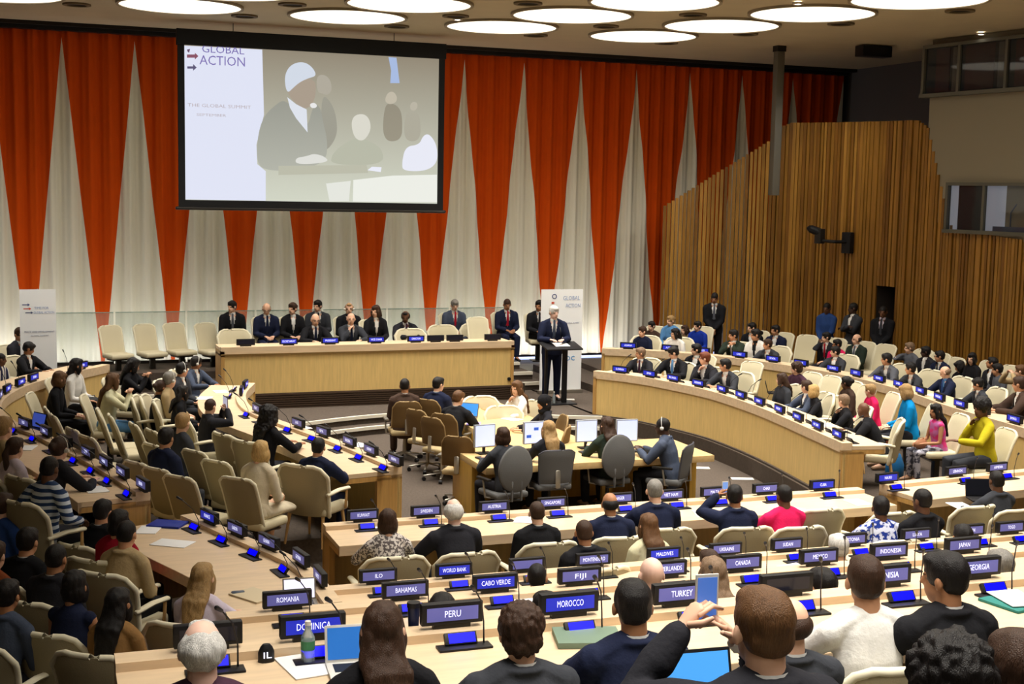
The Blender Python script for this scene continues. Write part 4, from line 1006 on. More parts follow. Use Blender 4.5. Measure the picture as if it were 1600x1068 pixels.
    if kind == 'crop': hb((0, -.02, .034), (.081, .1, .094)); hb((0, -.048, -.012), (.075, .06, .056)); nz = .001
    if kind == 'curly': hb((0, -.03, .045), (.1, .11, .1)); hb((0, -.06, -.02), (.088, .07, .07)); nz = .014
    if kind == 'afro': hb((0, -.03, .045), (.112, .115, .11)); nz = .016
    if kind == 'bob': 
        hb((0, -.03, -.03), (.098, .088, .1)); hb((.068, .015, -.04), (.03, .05, .085)); hb((-.068, .015, -.04), (.03, .05, .085)); nz = .006
    if kind == 'bun': hb((0, -.125, .03), (.045, .042, .045))
    if kind in ('long', 'longmid', 'curlylong'):
        ln = .34 if kind == 'long' else .24
        hb((.07, .01, -.045), (.03, .045, .09)); hb((-.07, .01, -.045), (.03, .045, .09))
        q0 = HC @ V(0, -.055, .02); q1 = HC @ V(0, -.085, -.1); back = sh-t*.1+V(0, -.145, 0); q2 = (sh+V(0, -.105, .03)); q3 = q2.lerp(sh-t*(ln-.1)+V(0, -.15, 0), 1)
        wv_ = 1.25 if kind == 'curlylong' else 1
        h.tube([q0, q1, q2, q3], [(.085*wv_, .05), (.1*wv_, .055), (.105*wv_, .045), (.06*wv_, .022)], 14)
        nz = .016 if kind == 'curlylong' else .007
    if kind == 'curlylong': hb((0, -.04, .03), (.115, .115, .11)); hb((0, -.06, -.06), (.13, .08, .09))
    if kind == 'pony':
        q0 = HC @ V(0, -.11, .03); h.tube([q0, q0+V(0, -.045, -.08), q0+V(0, -.02, -.25), q0+V(0, .0, -.34)], [.026, .036, .034, .015], 10)
    if kind == 'scarf':
        hb((0, -.02, .034), (.094, .112, .104)); hb((0, -.03, -.05), (.1, .095, .1)); hb((0, .0, -.115), (.09, .09, .06)); nz = .004
    if h.v: JOBS.append(('headscarf' if kind == 'scarf' else 'hair', h, .0125 if not near else .009, root, [clm(c2 or 'black') if kind == 'scarf' else hairm(hc)], dict(kind='hair', noise=nz, fr=(60 if nz > .01 else 35))))
    # --- small things worn
    if 'glasses' in extra:
        q = MB()
        for sd in (-1, 1):
            n = 12
            q.tube([HC @ V(sd*.033+.022*math.cos(2*math.pi*i/n), .103, .012+.016*math.sin(2*math.pi*i/n)) for i in range(n+1)], [.0025]*(n+1), 5)
            q.tube([HC @ V(sd*.056, .1, .016), HC @ V(sd*.082, .0, .01)], [.0025]*2, 5)
        q.tube([HC @ V(-.011, .106, .015), HC @ V(.011, .106, .015)], [.0025]*2, 5)
        q.build('glasses', M_BLACK, root)
    if 'headset' in extra:
        q = MB()
        for sd in (-1, 1): q.tube([HC @ V(sd*.074, -.005, -.008), HC @ V(sd*.098, -.005, -.008)], [.028, .022], 12, side=V(0, 0, 1))
        q.tube([HC @ V(.1*math.cos(x_), -.005, -.005+.142*math.sin(x_)) for x_ in [math.pi*i/10 for i in range(11)]], [.005]*11, 6)
        q.build('headset', M_WHITE, root, smooth=True)
    if chairk:
        off = Vector((-math.sin(rz), math.cos(rz), 0))*(.02*s)
        short = label.split(); short = short[:12 if len(short) > 12 else len(short)]
        while short[-1].rstrip(',') in ('a', 'the', 'of', 'and', 'in', 'at', 'on', 'with', 'by', 'to', 'behind', 'beside', 'left', 'front', 'right', 'second', 'his', 'her', 'near', 'desk', 'between', 'is', 'black', 'far', 'from'): short.pop()
        short = ' '.join(short).rstrip(',')
        chair(chairk, base.x+off.x, base.y+off.y, z0, rz, {'arm': 'cream armchair', 'ped': 'cream chair', 'brown': 'brown chair', 'round': 'round-backed chair', 'square': 'square-backed chair'}[chairk]+' of '+short, {'arm': 'occupied cream armchairs', 'ped': 'occupied cream pedestal chairs', 'brown': 'brown swivel chairs', 'round': 'grey office chairs', 'square': 'grey office chairs'}[chairk])
    TAKEN.append(Vector((base.x, base.y)))
    PEOPLE.append((root, HC, arms, rz, s, label)); return root
PEOPLE = []
def worldpt(root, v): return root.location+(Rz(root.rotation_euler.z) @ (v*root.scale.x))
def finish_people():
    obs = []; OLD = []
    for name, m, vx, root, ms, pr in JOBS:
        me = bpy.data.meshes.new(name); me.from_pydata(m.v, [], m.f)
        o = link(name, me, root)
        r = o.modifiers.new('r', 'REMESH'); r.mode = 'VOXEL'; r.voxel_size = vx; r.adaptivity = 0
        sm_ = o.modifiers.new('s', 'SMOOTH'); sm_.factor = .5; sm_.iterations = 3 if pr['kind'] != 'body' else 2
        obs.append(o)
    dg = bpy.context.evaluated_depsgraph_get(); dg.update()
    for o, (name, m, vx, root, ms, pr) in zip(obs, JOBS):
        me = bpy.data.meshes.new_from_object(o.evaluated_get(dg)); o.modifiers.clear()
        OLD.append(o.data); o.data = me; me.name = name
        if pr['kind'] == 'body':
            n = len(me.vertices); co = np.empty(n*3, np.float32); me.vertices.foreach_get('co', co); co = co.reshape(-1, 3)
            fc = [tuple(p.vertices) for p in me.polygons]
            v2 = [tuple(x) for x in co]+pr['fing'].v; f2 = fc+[tuple(i+n for i in q) for q in pr['fing'].f]
            nm = bpy.data.meshes.new('body'); nm.from_pydata(v2, [], f2); o.data = nm; OLD.append(me); me = nm
            H = np.array(pr['HC']); ct = np.empty(len(me.polygons)*3, np.float32); me.polygons.foreach_get('center', ct); ct = ct.reshape(-1, 3)
            L = ct @ H[:3, :3].T+H[:3, 3]; mi = np.zeros(len(ct), np.int32)
            fr = L[:, 1] > .045
            mi[fr & (abs(abs(L[:, 0])-.031) < .012) & (abs(L[:, 2]-.003) < .0065)] = 1
            mi[fr & (abs(L[:, 0]) < .024) & (abs(L[:, 2]+.062) < .0075)] = 2
            mi[fr & (abs(abs(L[:, 0])-.033) < .016) & (abs(L[:, 2]-.026) < .005)] = 3
            for q in ms: me.materials.append(q)
            me.polygons.foreach_set('material_index', mi)
        else:
            for q in ms: me.materials.append(q)
        if pr['kind'] == 'hair' or pr.get('noise'):
            a = pr['noise']; fr = pr.get('fr', 7); off = random.random()*50
            n = len(me.vertices); co = np.empty(n*3, np.float32); no = np.empty(n*3, np.float32)
            me.vertices.foreach_get('co', co); me.vertices.foreach_get('normal', no)
            q = co.reshape(-1, 3); d = np.array([noise.noise(Vector((x*fr, y*fr, z*fr*.5+off))) for x, y, z in q.tolist()], np.float32)
            me.vertices.foreach_set('co', (q+no.reshape(-1, 3)*d[:, None]*a).ravel()); me.update()
        if pr['kind'] == 'top' and pr['open']:
            sh, t, w_ = pr['sh'], pr['t'], pr['w']
            bm = bmesh.new(); bm.from_mesh(me); dead = []
            for f in bm.faces:
                q = f.calc_center_median()-sh; h_ = q.dot(t); y = q.y-t.y*h_
                if y > .015 and -.30 < h_ < .2 and abs(q.x) < w_*(h_+.30)/.34+.004: dead.append(f)
            bmesh.ops.delete(bm, geom=dead, context='FACES'); bm.to_mesh(me); bm.free()
        me.polygons.foreach_set('use_smooth', [True]*len(me.polygons))
    bpy.data.batch_remove(OLD)
def finish_text():
    dg = bpy.context.evaluated_depsgraph_get(); OLD = []
    for o in TEXTS:
        wd = o.data.get('w'); me = bpy.data.meshes.new_from_object(o.evaluated_get(dg)); nm = o.name.split('.')[0]
        if wd and len(me.vertices):
            xs_ = [v.co.x for v in me.vertices]; k = wd/max(1e-6, max(xs_)-min(xs_))
            if True:
                k = min(k, 1.6)
                for v in me.vertices: v.co.x *= k
        n = bpy.data.objects.new('tmp', me); COL.objects.link(n); n.parent = o.parent; n.location = o.location; n.rotation_euler = o.rotation_euler
        o.name = 'old'; n.name = nm; OLD.append(o)
    bpy.data.batch_remove(OLD)
P_ = person
GP = 'people at the podium'; GR = 'people in the right block'; GL = 'people in the left block'; GW = 'people at the tables in the well'; GF = 'people in the front desk rows'
CAMV = Vector((0, 0, 0))
# ---- podium, rear row then front row
P_(363, 470, .72, 'man in black suit and grey tie, leftmost of those behind the podium', 178, yaw=-45, tie='grey', c='black', sk='l', chairk='ped', group=GP)
P_(417, 473, .72, 'balding man in navy suit looking down behind the podium', 182, yaw=-10, pitch=28, tie='navy', c='navy', hair='bald', hc='b', sk='l', extra=('glasses',), chairk='ped', group=GP)
P_(458, 473, .72, 'woman with brown hair tied back, black suit and white blouse, behind the podium', 180, yaw=-45, c='black', hair='bun', hc='b', sk='l', chairk='ped', group=GP, legs='black')
P_(497, 469, .72, 'dark haired man in charcoal suit behind the podium, above the grey man with glasses', 176, yaw=-40, c='dgrey', tie='dark', sk='l', chairk='ped', group=GP)
P_(546, 473, .72, 'fair haired person wearing a white headset in the rear podium row', 180, yaw=-15, c='black', hair='thin', hc='s', sk='l', extra=('headset',), chairk='ped', group=GP, shirt='dark')
P_(588, 477, .72, 'woman with long dark hair and black jacket behind the podium', 182, yaw=-45, c='black', hair='longmid', hc='b', sk='l', chairk='ped', group=GP, legs='black')
P_(493, 490, .58, 'grey balding man with glasses seated at the podium desk, leftmost in the front', 180, yaw=5, pitch=14, pose='desk', lean=10, c='black', tie='navy', hair='bald', hc='g', sk='l', extra=('glasses',), group=GP)
P_(549, 489, .58, 'bald older man resting his chin on his hand at the podium desk', 178, yaw=-5, pose='chin', lean=10, c='dgrey', tie='navy', hair='bald', hc='g', sk='l', group=GP)
P_(635, 486, .58, 'dark skinned man with purple tie leaning over the podium desk', 190, yaw=-30, pitch=15, pose='desk', lean=16, c='dark', tie='plum', sk='b', hair='thin', group=GP)
P_(711, 468, .72, 'grey haired man in navy suit and red tie right of the podium centre', 180, yaw=-5, pitch=18, c='slate', tie='red', hc='g', sk='l', chairk='ped', group=GP)
P_(793, 467, .72, 'man in dark suit and red tie with hands in lap beside the podium end', 178, yaw=-8, pitch=16, c='navy', tie='red', hair='crop', hc='b', sk='t', chairk='ped', group=GP)
P_(843, 469, .72, 'man in black suit half hidden behind the white banner with legs crossed', 172, yaw=-35, c='black', tie='dark', sk='t', chairk='ped', group=GP, cross=True)
SPK = P_(866, 478, .28, 'white haired man in navy suit standing and speaking at the black lectern', 170, yaw=18, pitch=10, pose='lectern', c='navy', tie='slate', hair='short', hc='w', sk='p', s=1.03, group=GP)
# ---- right block
P_(1117, 457, .55, 'tall man in black suit standing with hands clasped before the slatted wall', 150, pose='clasp', c='black', tie='grey', hair='crop', sk='t', yaw=-8, pitch=20, s=1.03, snap=(R2, -1, 2.75), group='people standing along the slatted wall')
P_(1292, 473, .55, 'man in blue shirt standing in front of the slatted wall', 118, pose='clasp', top='shirt', c='blue', legs='black', hair='crop', sk='b', yaw=10, snap=(R2, -1, 2.85), group='people standing along the slatted wall')
P_(1333, 473, .55, 'man in grey suit standing with folded arms by the slatted wall', 95, pose='fold', c='dgrey', hair='crop', sk='d', yaw=-20, snap=(R2, -1, 2.85), group='people standing along the slatted wall')
P_(1380, 478, .55, 'man in dark suit and light shirt standing in the doorway', 125, pose='clasp', c='black', tie='dgrey', shirt='lilac', hair='crop', sk='b', yaw=10, snap=(R2, -1, 2.85), group='people standing along the slatted wall')
R1P = [(1001, 543, 'light haired man in dark suit at the far left seat of the front right desk', dict(c='dark', hair='short', hc='a', sk='m', pose='desk', tie='plum')),
 (1053, 541, 'dark haired man in black suit and pale blue tie looking down, front right desk', dict(c='black', tie='sky', sk='l', pose='desk', pitch=26)),
 (1101, 550, 'reddish haired person in dark coat resting chin at the front right desk', dict(c='dark', hair='short', hc='r', sk='l', pose='chin')),
 (1132, 561, 'man in grey suit leaning on his elbows at the front right desk', dict(c='dgrey', sk='m', pose='desk', lean=20)),
 (1221, 583, 'woman with long brown hair and grey jacket at the front right desk', dict(c='dgrey', hair='longmid', hc='b', sk='l', pose='lap', top='blouse')),
 (1259, 594, 'brown haired person in dark jacket over blue at the front right desk', dict(c='slate', hair='short', hc='b', sk='l', pose='desk')),
 (1270, 601, 'blonde woman in black at the front right desk', dict(c='black', hair='bob', hc='y', sk='l', pose='desk', top='blouse')),
 (1317, 616, 'brown haired woman in black holding her chin beside a bald man, front right desk', dict(c='black', hair='short', hc='a', sk='l', pose='chin', top='blouse')),
 (1345, 629, 'bald dark skinned man in black suit leaning at the near end of front right desk', dict(c='black', hair='none', sk='b', pose='desk', lean=26))]
for px, py, lb, kw in R1P: P_(px, py, .28, lb, None, chairk='arm', group=GR, snap=(R1, -1, .98), **kw)
for px, py, lb, kw in [(1088, 537, 'man in black suit half hidden behind a reddish haired person', dict(c='black', sk='l')),
 (1244, 566, 'curly brown haired person in plum scarf behind the long haired woman in grey', dict(c='plum', hair='curly', hc='b', sk='l', top='coat')),
 (1322, 588, 'woman with dark hair in a bun between the two right desks', dict(c='brown', hair='bun', hc='k', sk='b', top='blouse')),
 (1359, 600, 'short haired blonde woman in a bright pink top', dict(c='pink', hair='short', hc='s', sk='l', top='blouse', female=True)),
 (1415, 600, 'blonde woman in a bright blue jacket looking down', dict(c='teal', hair='bob', hc='s', sk='l', top='blouse', pitch=25)),
 (1461, 631, 'woman with long black hair in a pink printed dress with a purse on her lap', dict(c='pinkprint', hair='long', hc='k', sk='t', top='dress', legs='zebra', rot=80, yaw=10)),
 (1532, 623, 'woman with black curly hair tied up wearing a mustard yellow cardigan', dict(c='mustard', hair='afro', hc='k', sk='b', top='blouse', legs='dgrey', rot=82, pose='chin', female=True, yaw=15))]:
    P_(px, py, .28, lb, kw.pop('rot', None), chairk='ped', group=GR, snap=(R1, -1, 1.95), **kw)
for px, py, lb, kw in [(1004, 510, 'woman in navy at the far left seat of the second right desk', dict(c='navy', hair='short', hc='b', sk='l', top='blouse', female=True)),
 (1055, 513, 'woman with dark fringe and sunglasses in white at the second right desk', dict(c='white', hair='longmid', hc='k', sk='l', top='blouse', extra=('glasses',))),
 (1146, 515, 'person holding both hands to the face at the second right desk', dict(c='green', sk='m', hair='short', pose='elbows')),
 (1181, 514, 'woman in white jacket over black top at the second right desk', dict(c='white', shirt='black', hair='bun', hc='k', sk='m')),
 (1199, 530, 'man in grey jacket leaning forward at the second right desk', dict(c='dgrey', sk='m', hc='b', pose='desk', lean=18)),
 (1305, 541, 'small dark haired person in dark jacket at the second right desk', dict(c='dgrey', sk='l', pose='desk', s=.95)),
 (1384, 552, 'man in light grey suit leaning with clasped hands at the second right desk', dict(c='grey', sk='m', pose='desk', lean=20)),
 (1421, 567, 'dark haired man in charcoal suit bending over the second right desk', dict(c='dgrey', sk='m', pose='desk', lean=24)),
 (1477, 572, 'bald man in blue suit reading at the second right desk', dict(c='navy', shirt='sky', hair='bald', hc='a', sk='l', pose='desk', pitch=26, tie='blue')),
 (1528, 590, 'man in grey suit with hanging head at the second right desk', dict(c='dgrey', sk='m', pose='desk', pitch=22, tie='dark')),
 (1592, 588, 'man in brown jacket at the right edge of the second right desk', dict(c='brown', sk='m', hair='short', hc='b', pose='desk'))]:
    P_(px, py, .43, lb, None, chairk='arm', group=GR, snap=(R2, -1, .98), **kw)
for px, py, lb, kw in [(1018, 502, 'brown haired person in dark brown seated near the foot of the curtain', dict(c='brown', hair='short', hc='k', sk='l', top='coat')),
 (1048, 493, 'light haired woman in blue and white by the left end of the slatted wall', dict(c='sky', hair='bun', hc='s', sk='l', top='blouse')),
 (1070, 508, 'woman with wavy brown hair in khaki by the slatted wall', dict(c='tan', hair='longmid', hc='b', sk='l', top='blouse')),
 (1090, 502, 'dark haired person in indigo left of the standing man in black', dict(c='royal', hair='short', hc='k', sk='l', top='coat')),
 (1175, 504, 'young man in dark jacket behind the woman in white jacket', dict(c='black', sk='l')),
 (1212, 508, 'man in dark suit and white shirt by the slatted wall', dict(c='navy', sk='m', hc='k')),
 (1291, 519, 'man with red tie holding a phone to his ear', dict(c='dark', tie='red', sk='l', pose='earphone')),
 (1308, 530, 'person in pink top behind the small dark haired person', dict(c='pink', sk='t', hair='short', top='blouse')),
 (1339, 522, 'balding man in dark green suit, light shirt and grey tie', dict(c='green', tie='grey', hair='bald', hc='b', sk='l', lean=-2)),
 (1421, 535, 'grey haired woman holding a phone to her ear by the wall', dict(c='grey', hair='short', hc='a', sk='l', pose='earphone', top='blouse', female=True)),
 (1446, 541, 'dark haired man in dark suit with striped tie by the wall', dict(c='dark', sk='d', tie='white')),
 (1468, 548, 'man with glasses in navy suit by the wall', dict(c='navy', sk='m', extra=('glasses',), tie='dark')),
 (1500, 563, 'bowed person with black hair in dark clothes by the wall', dict(c='black', sk='m', hair='bob', hc='k', top='blouse', pitch=30)),
 (1518, 551, 'woman with straight black hair and black jacket by the wall', dict(c='black', sk='l', hair='bob', hc='k', top='blouse', yaw=20)),
 (1549, 558, 'man with black hair looking up by the wall', dict(c='dark', sk='t', hc='k', pitch=-10)),
 (1558, 568, 'bearded man in light grey jacket by the right edge', dict(c='grey', sk='m', hc='k', top='coat')),
 (1594, 570, 'person in olive top holding a phone at the right edge', dict(c='tan', sk='l', hc='n', top='blouse', pose='phone'))]:
    P_(px, py, .55, lb, None, chairk='ped', group=GR, snap=(R2, -1, 2.0), **kw)
# ---- left block
for px, py, z, lb, kw in [
 (307, 557, .28, 'young man with headset, slate blue suit, far end of left curved desk', dict(c='slate', sk='t', pose='desk', extra=('headset',), pitch=18, k_='arm')),
 (286, 567, .28, 'man with headset in dark grey suit, second at the left curved desk', dict(c='dgrey', sk='m', extra=('headset',), k_='arm')),
 (267, 581, .28, 'grey haired person with headset, third at the left curved desk', dict(c='tan', sk='l', hair='short', hc='g', extra=('headset',), top='blouse', k_='arm')),
 (253, 594, .28, 'woman with tied dark hair and bare shoulders in black at the left desk', dict(c='black', sk='t', hair='bun', hc='b', top='dress', k_='arm')),
 (287, 602, .28, 'woman with straight black hair in black at the left curved desk', dict(c='black', sk='m', hair='longmid', hc='k', top='blouse', k_='arm')),
 (331, 623, .28, 'man in dark suit holding up a tablet at the left curved desk', dict(c='dark', sk='l', hair='crop', hc='b', pose='phone', k_='arm')),
 (288, 645, .28, 'short haired blonde person in grey behind the left curved desk', dict(c='dgrey', sk='l', hair='short', hc='s', top='blouse', female=True, k_='ped')),
 (262, 668, .28, 'dark haired man in navy jacket and grey trousers with clasped hands', dict(c='navy', sk='m', legs='dgrey', k_='ped')),
 (423, 633, .28, 'woman with big curly black hair in black at the left curved desk', dict(c='black', sk='t', hair='curlylong', hc='k', top='blouse', pose='desk', k_='arm')),
 (409, 688, .28, 'blonde woman in cream jacket and skirt on a pedestal chair', dict(c='cream', sk='l', hair='bob', hc='y', top='blouse', legs='skirt:cream', cross=True, k_='ped')),
 (499, 684, .28, 'man in navy suit at the near end of the left curved desk', dict(c='navy', sk='m', hc='k', pose='desk', k_='arm')),
 (32, 512, .43, 'man in dark suit and white shirt turning his head before the left banner', dict(c='dark', sk='m', hc='b', yaw=-20, k_='ped')),
 (45, 534, .43, 'dark haired man in black suit looking down at the far left desk', dict(c='black', sk='t', pitch=28, pose='desk', k_='arm')),
 (2, 552, .43, 'bald dark skinned person in a white robe with a striped sash at the left edge', dict(c='sash', sk='b', hair='crop', top='blouse', k_='arm')),
 (94, 580, .28, 'brown haired woman in black with crossed legs reading papers', dict(c='black', sk='l', hair='bob', hc='n', top='blouse', legs='black', pitch=22, k_='ped')),
 (121, 560, .28, 'woman with very long dark hair and a white blouse', dict(c='white', sk='m', hair='long', hc='k', top='blouse', legs='black', k_='ped')),
 (178, 583, .28, 'woman with light brown hair in a pale jacket and blue jeans', dict(c='lime', sk='l', hair='long', hc='n', top='blouse', legs='sky', pose='clap', k_='ped')),
 (209, 559, .28, 'woman with curly black hair in black clapping', dict(c='black', sk='m', hair='longmid', hc='k', top='blouse', pose='clap', pitch=22, k_='ped')),
 (8, 647, .43, 'older blonde person at the left edge behind the far left desk', dict(c='tan', sk='l', hair='short', hc='s', top='blouse', female=True, k_='arm')),
 (26, 683, .43, 'woman with brown ponytail in a pale grey top', dict(c='lilac', sk='l', hair='pony', hc='b', top='blouse', k_='arm')),
 (97, 683, .43, 'woman with brown tied hair and headset writing in a dark jacket', dict(c='dark', sk='l', hair='bun', hc='b', extra=('headset',), pose='desk', lean=18, k_='arm')),
 (80, 713, .43, 'bald dark skinned man in a blue striped robe', dict(c='stripe', sk='b', hair='crop', top='blouse', pose='armrest', k_='arm')),
 (163, 780, .0, 'dark haired person in black jacket in the dark left foreground', dict(c='black', sk='m', hair='short', hc='k', k_='arm')),
 (188, 796, .13, 'woman with black bob and crimson top in the left foreground', dict(c='red', sk='m', hair='bob', hc='k', top='blouse', k_='arm')),
 (200, 813, .13, 'balding dark haired man in a tan jacket at the slanting desk', dict(c='tan', sk='m', hair='crop', hc='k', top='coat', legs='black', pose='lap', k_='arm')),
 (46, 824, .13, 'dark haired man with earpiece in dark suit in the left foreground', dict(c='black', sk='m', hc='k', k_='arm')),
 (90, 850, .13, 'person seen from behind with cropped black hair in a dark coat', dict(c='dark', sk='t', hair='crop', hc='k', k_='arm')),
 (119, 891, .13, 'woman with black hair in a sleeveless navy top', dict(c='navy', sk='t', hair='bob', hc='k', top='dress', k_='arm')),
 (186, 918, .13, 'woman with long straight black hair and a caramel jacket', dict(c='caramel', sk='t', hair='long', hc='k', top='coat', k_='arm')),
 (318, 879, .13, 'woman with long straight light brown hair in a grey blouse at the slanting desk', dict(c='lilac', sk='l', hair='long', hc='s', top='blouse', pose='desk', k_='arm')),
 (8, 770, .13, 'person in a blue sleeve at the left picture edge', dict(c='blue', sk='l', hair='short', hc='b', top='shirt', k_='arm')),
 (14, 905, .13, 'person in dark teal coat at the lower left picture edge', dict(c='slate', sk='t', hair='short', hc='k', top='coat', k_='arm')),
 (-6, 845, .13, 'person with an orange bag sleeve at the extreme left edge', dict(c='rust', sk='l', hair='short', hc='b', top='coat', k_='arm'))]:
    kw = dict(kw); kk = kw.pop('k_')
    sn = None
    if py < 700 and px > 220 and kk == 'arm': sn = (L1, 1, 1.08)
    elif z == .43 and px < 70: sn = (L2, 1, 1.12 if kk == 'arm' else 2.0)
    P_(px, py, z, lb, None, chairk=kk, group=GL, snap=sn, **kw)
# ---- well tables
P_(632, 591, 0, 'man in dark brown suit on a brown swivel chair seen from behind', -8, c='brown', sk='t', hair='crop', chairk='brown', group=GW, yaw=-12)
P_(686, 589, 0, 'young man in navy jacket at the long well table', -50, c='navy', sk='l', hc='k', yaw=-20, chairk='brown', group=GW)
P_(718, 610, 0, 'brown haired person in black jacket bending over a laptop at the well table', -50, c='black', sk='l', hc='n', pose='type', lean=20, pitch=20, yaw=-10, chairk='brown', group=GW)
P_(806, 595, 0, 'woman with very long brown hair in a white top at the well table', 100, c='white', sk='l', hair='long', hc='n', top='blouse', pose='chin', yaw=20, chairk='arm', group=GW)
P_(848, 617, 0, 'woman in a black headscarf and dark coat at the well table', 85, c='dark', c2='black', sk='m', hair='scarf', top='coat', yaw=15, pose='desk', chairk='brown', group=GW)
P_(785, 667, 0, 'woman with a brown bob in grey on a round backed chair at the monitors', 12, c='dgrey', sk='m', hair='bob', hc='b', top='blouse', pose='type', yaw=-5, chairk='round', group=GW)
P_(857, 657, 0, 'woman with long fair hair in dark cardigan on a square backed chair', 0, c='dark', sk='l', hair='long', hc='s', top='blouse', pose='type', yaw=0, chairk='square', group=GW)
P_(948, 651, 0, 'woman with brown hair in green grey cardigan on a round backed chair', 6, c='green', sk='l', hair='longmid', hc='b', top='blouse', pose='type', yaw=0, chairk='round', group=GW)
P_(1033, 653, 0, 'dark skinned man with headset and blue suit typing at the last monitor', 48, c='slate', sk='d', hair='crop', extra=('headset',), pose='type', lean=14, yaw=10, legs='black', chairk='square', group=GW)
# ---- front rows (seen from behind)
for px, py, z, lb, kw in [
 (605, 795, 0, 'dark haired woman in a grey lace patterned top, leftmost at the desk nearest the well', dict(c='floral', sk='l', hair='bob', hc='b', top='blouse', pose='desk')),
 (707, 779, 0, 'white haired balding man in dark suit with elbows on the desk', dict(c='dark', sk='p', hair='thin', hc='w', pose='desk', lean=14, s=1.05)),
 (838, 783, 0, 'brown haired man in black suit sitting low at the desk nearest the well', dict(c='black', sk='l', hair='crop', hc='b', pose='lap', s=.97)),
 (952, 769, 0, 'balding dark haired man in navy suit beside the tall man at the well desk', dict(c='navy', sk='t', hair='bald', hc='k', pose='desk', lean=12)),
 (1022, 748, 0, 'tall grey haired man in navy suit at the desk nearest the well', dict(c='navy', sk='l', hair='crop', hc='g', pose='desk', s=1.05, lean=12)),
 (1147, 757, 0, 'black haired man in dark suit holding up a phone at the well desk', dict(c='navy', sk='t', hair='short', hc='k', pose='holdone')),
 (1224, 757, 0, 'short haired dark skinned person in a bright pink top', dict(c='pink', sk='b', hair='crop', hc='k', top='blouse', pose='desk')),
 (1375, 775, 0, 'person in a blue floral top at the right part of the well desk', dict(c='print', sk='b', hair='short', hc='k', top='blouse', pose='desk', k_='arm')),
 (1440, 763, 0, 'broad person in a black coat at the right part of the well desk', dict(c='black', sk='b', hair='crop', hc='k', top='coat', pose='desk', s=1.06)),
 (1556, 735, 0, 'bald dark skinned man in a dark hooded coat at the short right desk', dict(c='dgrey', sk='b', hair='crop', hc='k', top='coat', pose='desk')),
 (911, 812, 0, 'close cropped dark haired man in black suit between the desk rows', dict(c='black', sk='t', hair='crop', hc='b', pose='lap')),
 (1012, 802, 0, 'woman with long brown hair in a pale green jacket between the desk rows', dict(c='lime', sk='l', hair='long', hc='n', top='blouse', pose='lap')),
 (838, 880, .13, 'dark haired person half hidden behind a display at the second desk row', dict(c='dark', sk='m', hair='crop', hc='k', pose='lap', s=.96)),
 (1107, 858, .13, 'brown haired person directly beyond the blonde woman at the second desk row', dict(c='dark', sk='l', hair='short', hc='b', pose='lap', s=.95)),
 (650, 908, .13, 'fair haired person barely showing behind the second row display', dict(c='tan', sk='l', hair='short', hc='s', pose='lap', s=.9, top='blouse')),
 (1308, 834, .13, 'grey haired person at the second desk row', dict(c='dgrey', sk='l', hair='short', hc='w', pose='lap')),
 (1503, 819, .13, 'dark haired man in dark coat at the right of the second desk row', dict(c='black', sk='t', hair='short', hc='k', pose='lap', top='coat')),
 (690, 926, .66, 'black haired person hidden to the crown behind the BAHAMAS display', dict(c='dark', sk='m', hair='short', hc='k', pose='lap')),
 (851, 924, .66, 'black haired person beyond the curly haired man at the third desk row', dict(c='black', sk='m', hair='short', hc='k', pose='lap')),
 (1017, 870, .66, 'bald man in grey jacket at the third desk row', dict(c='dgrey', sk='p', hair='none', pose='lap')),
 (1113, 870, .66, 'woman with loose blonde hair at the third desk row', dict(c='slate', sk='l', hair='longmid', hc='a', pose='lap', top='blouse')),
 (1283, 887, .66, 'black haired person beside the unlit display at the third desk row', dict(c='dark', sk='m', hair='short', hc='k', pose='lap')),
 (1561, 858, .66, 'grey haired person at the right end of the third desk row', dict(c='slate', sk='l', hair='short', hc='g', pose='lap')),
 (597, 940, 1.25, 'woman with long dark brown hair in the nearest desk row', dict(c='black', sk='l', hair='long', hc='b', top='blouse', pose='desk', yaw=-12, s=1.02)),
 (812, 945, 1.25, 'man with curly dark hair in dark grey suit in the nearest desk row', dict(c='dgrey', sk='l', hair='curly', hc='b', pose='desk', yaw=-8)),
 (987, 905, 1.25, 'black haired man in navy suit in front of the MOROCCO display', dict(c='navy', sk='t', hair='short', hc='k', pose='desk', yaw=-10, s=1.02)),
 (1350, 868, 1.25, 'dark haired person in a white shirt in the nearest desk row', dict(c='white', sk='m', hair='short', hc='b', top='shirt', pose='desk', yaw=-15, s=1.04)),
 (1476, 862, 1.25, 'big dark haired man in black suit in the nearest desk row', dict(c='black', sk='t', hair='short', hc='k', pose='desk', yaw=35, s=1.06)),
 (1232, 933, 1.25, 'balding man half hidden behind the man photographing', dict(c='dgrey', sk='l', hair='bald', hc='b', pose='desk', yaw=10))]:
    kw = dict(kw); kw.pop('k_', None); rot = kw.pop('rot', random.uniform(-8, 8) if z < 1 else -4)
    if 'yaw' not in kw: kw['yaw'] = random.uniform(-18, 12)
    P_(px, py, z, lb, rot, chairk='arm', group=GF, **kw)
WH = P_(315, 968, 1.31, 'white haired man with a pink balding crown in the lower left front', -6, c='plum', sk='p', hair='thin', hc='w', pose='lap', yaw=-2, group=GF, top='coat', s=1.0, chairk='arm')
PH = P_(1190, 918, 1.88, 'brown haired man in dark suit holding up a phone, gold watch, nearest of all', -6, c='dark', sk='l', hair='short', hc='n', pose='photo', yaw=4, pitch=4, group=GF, chairk='arm')
P_(1478, 1000, 1.88, 'dark haired person at the bottom right picture edge', -6, c='black', sk='t', hair='afro', hc='k', pose='lap', group=GF, top='coat', yaw=0)
P_(1590, 985, 1.88, 'brown haired person cut off by the bottom right corner', 0, c='black', sk='l', hair='short', hc='b', pose='lap', group=GF, top='coat', yaw=-10)

place_empty_chairs()
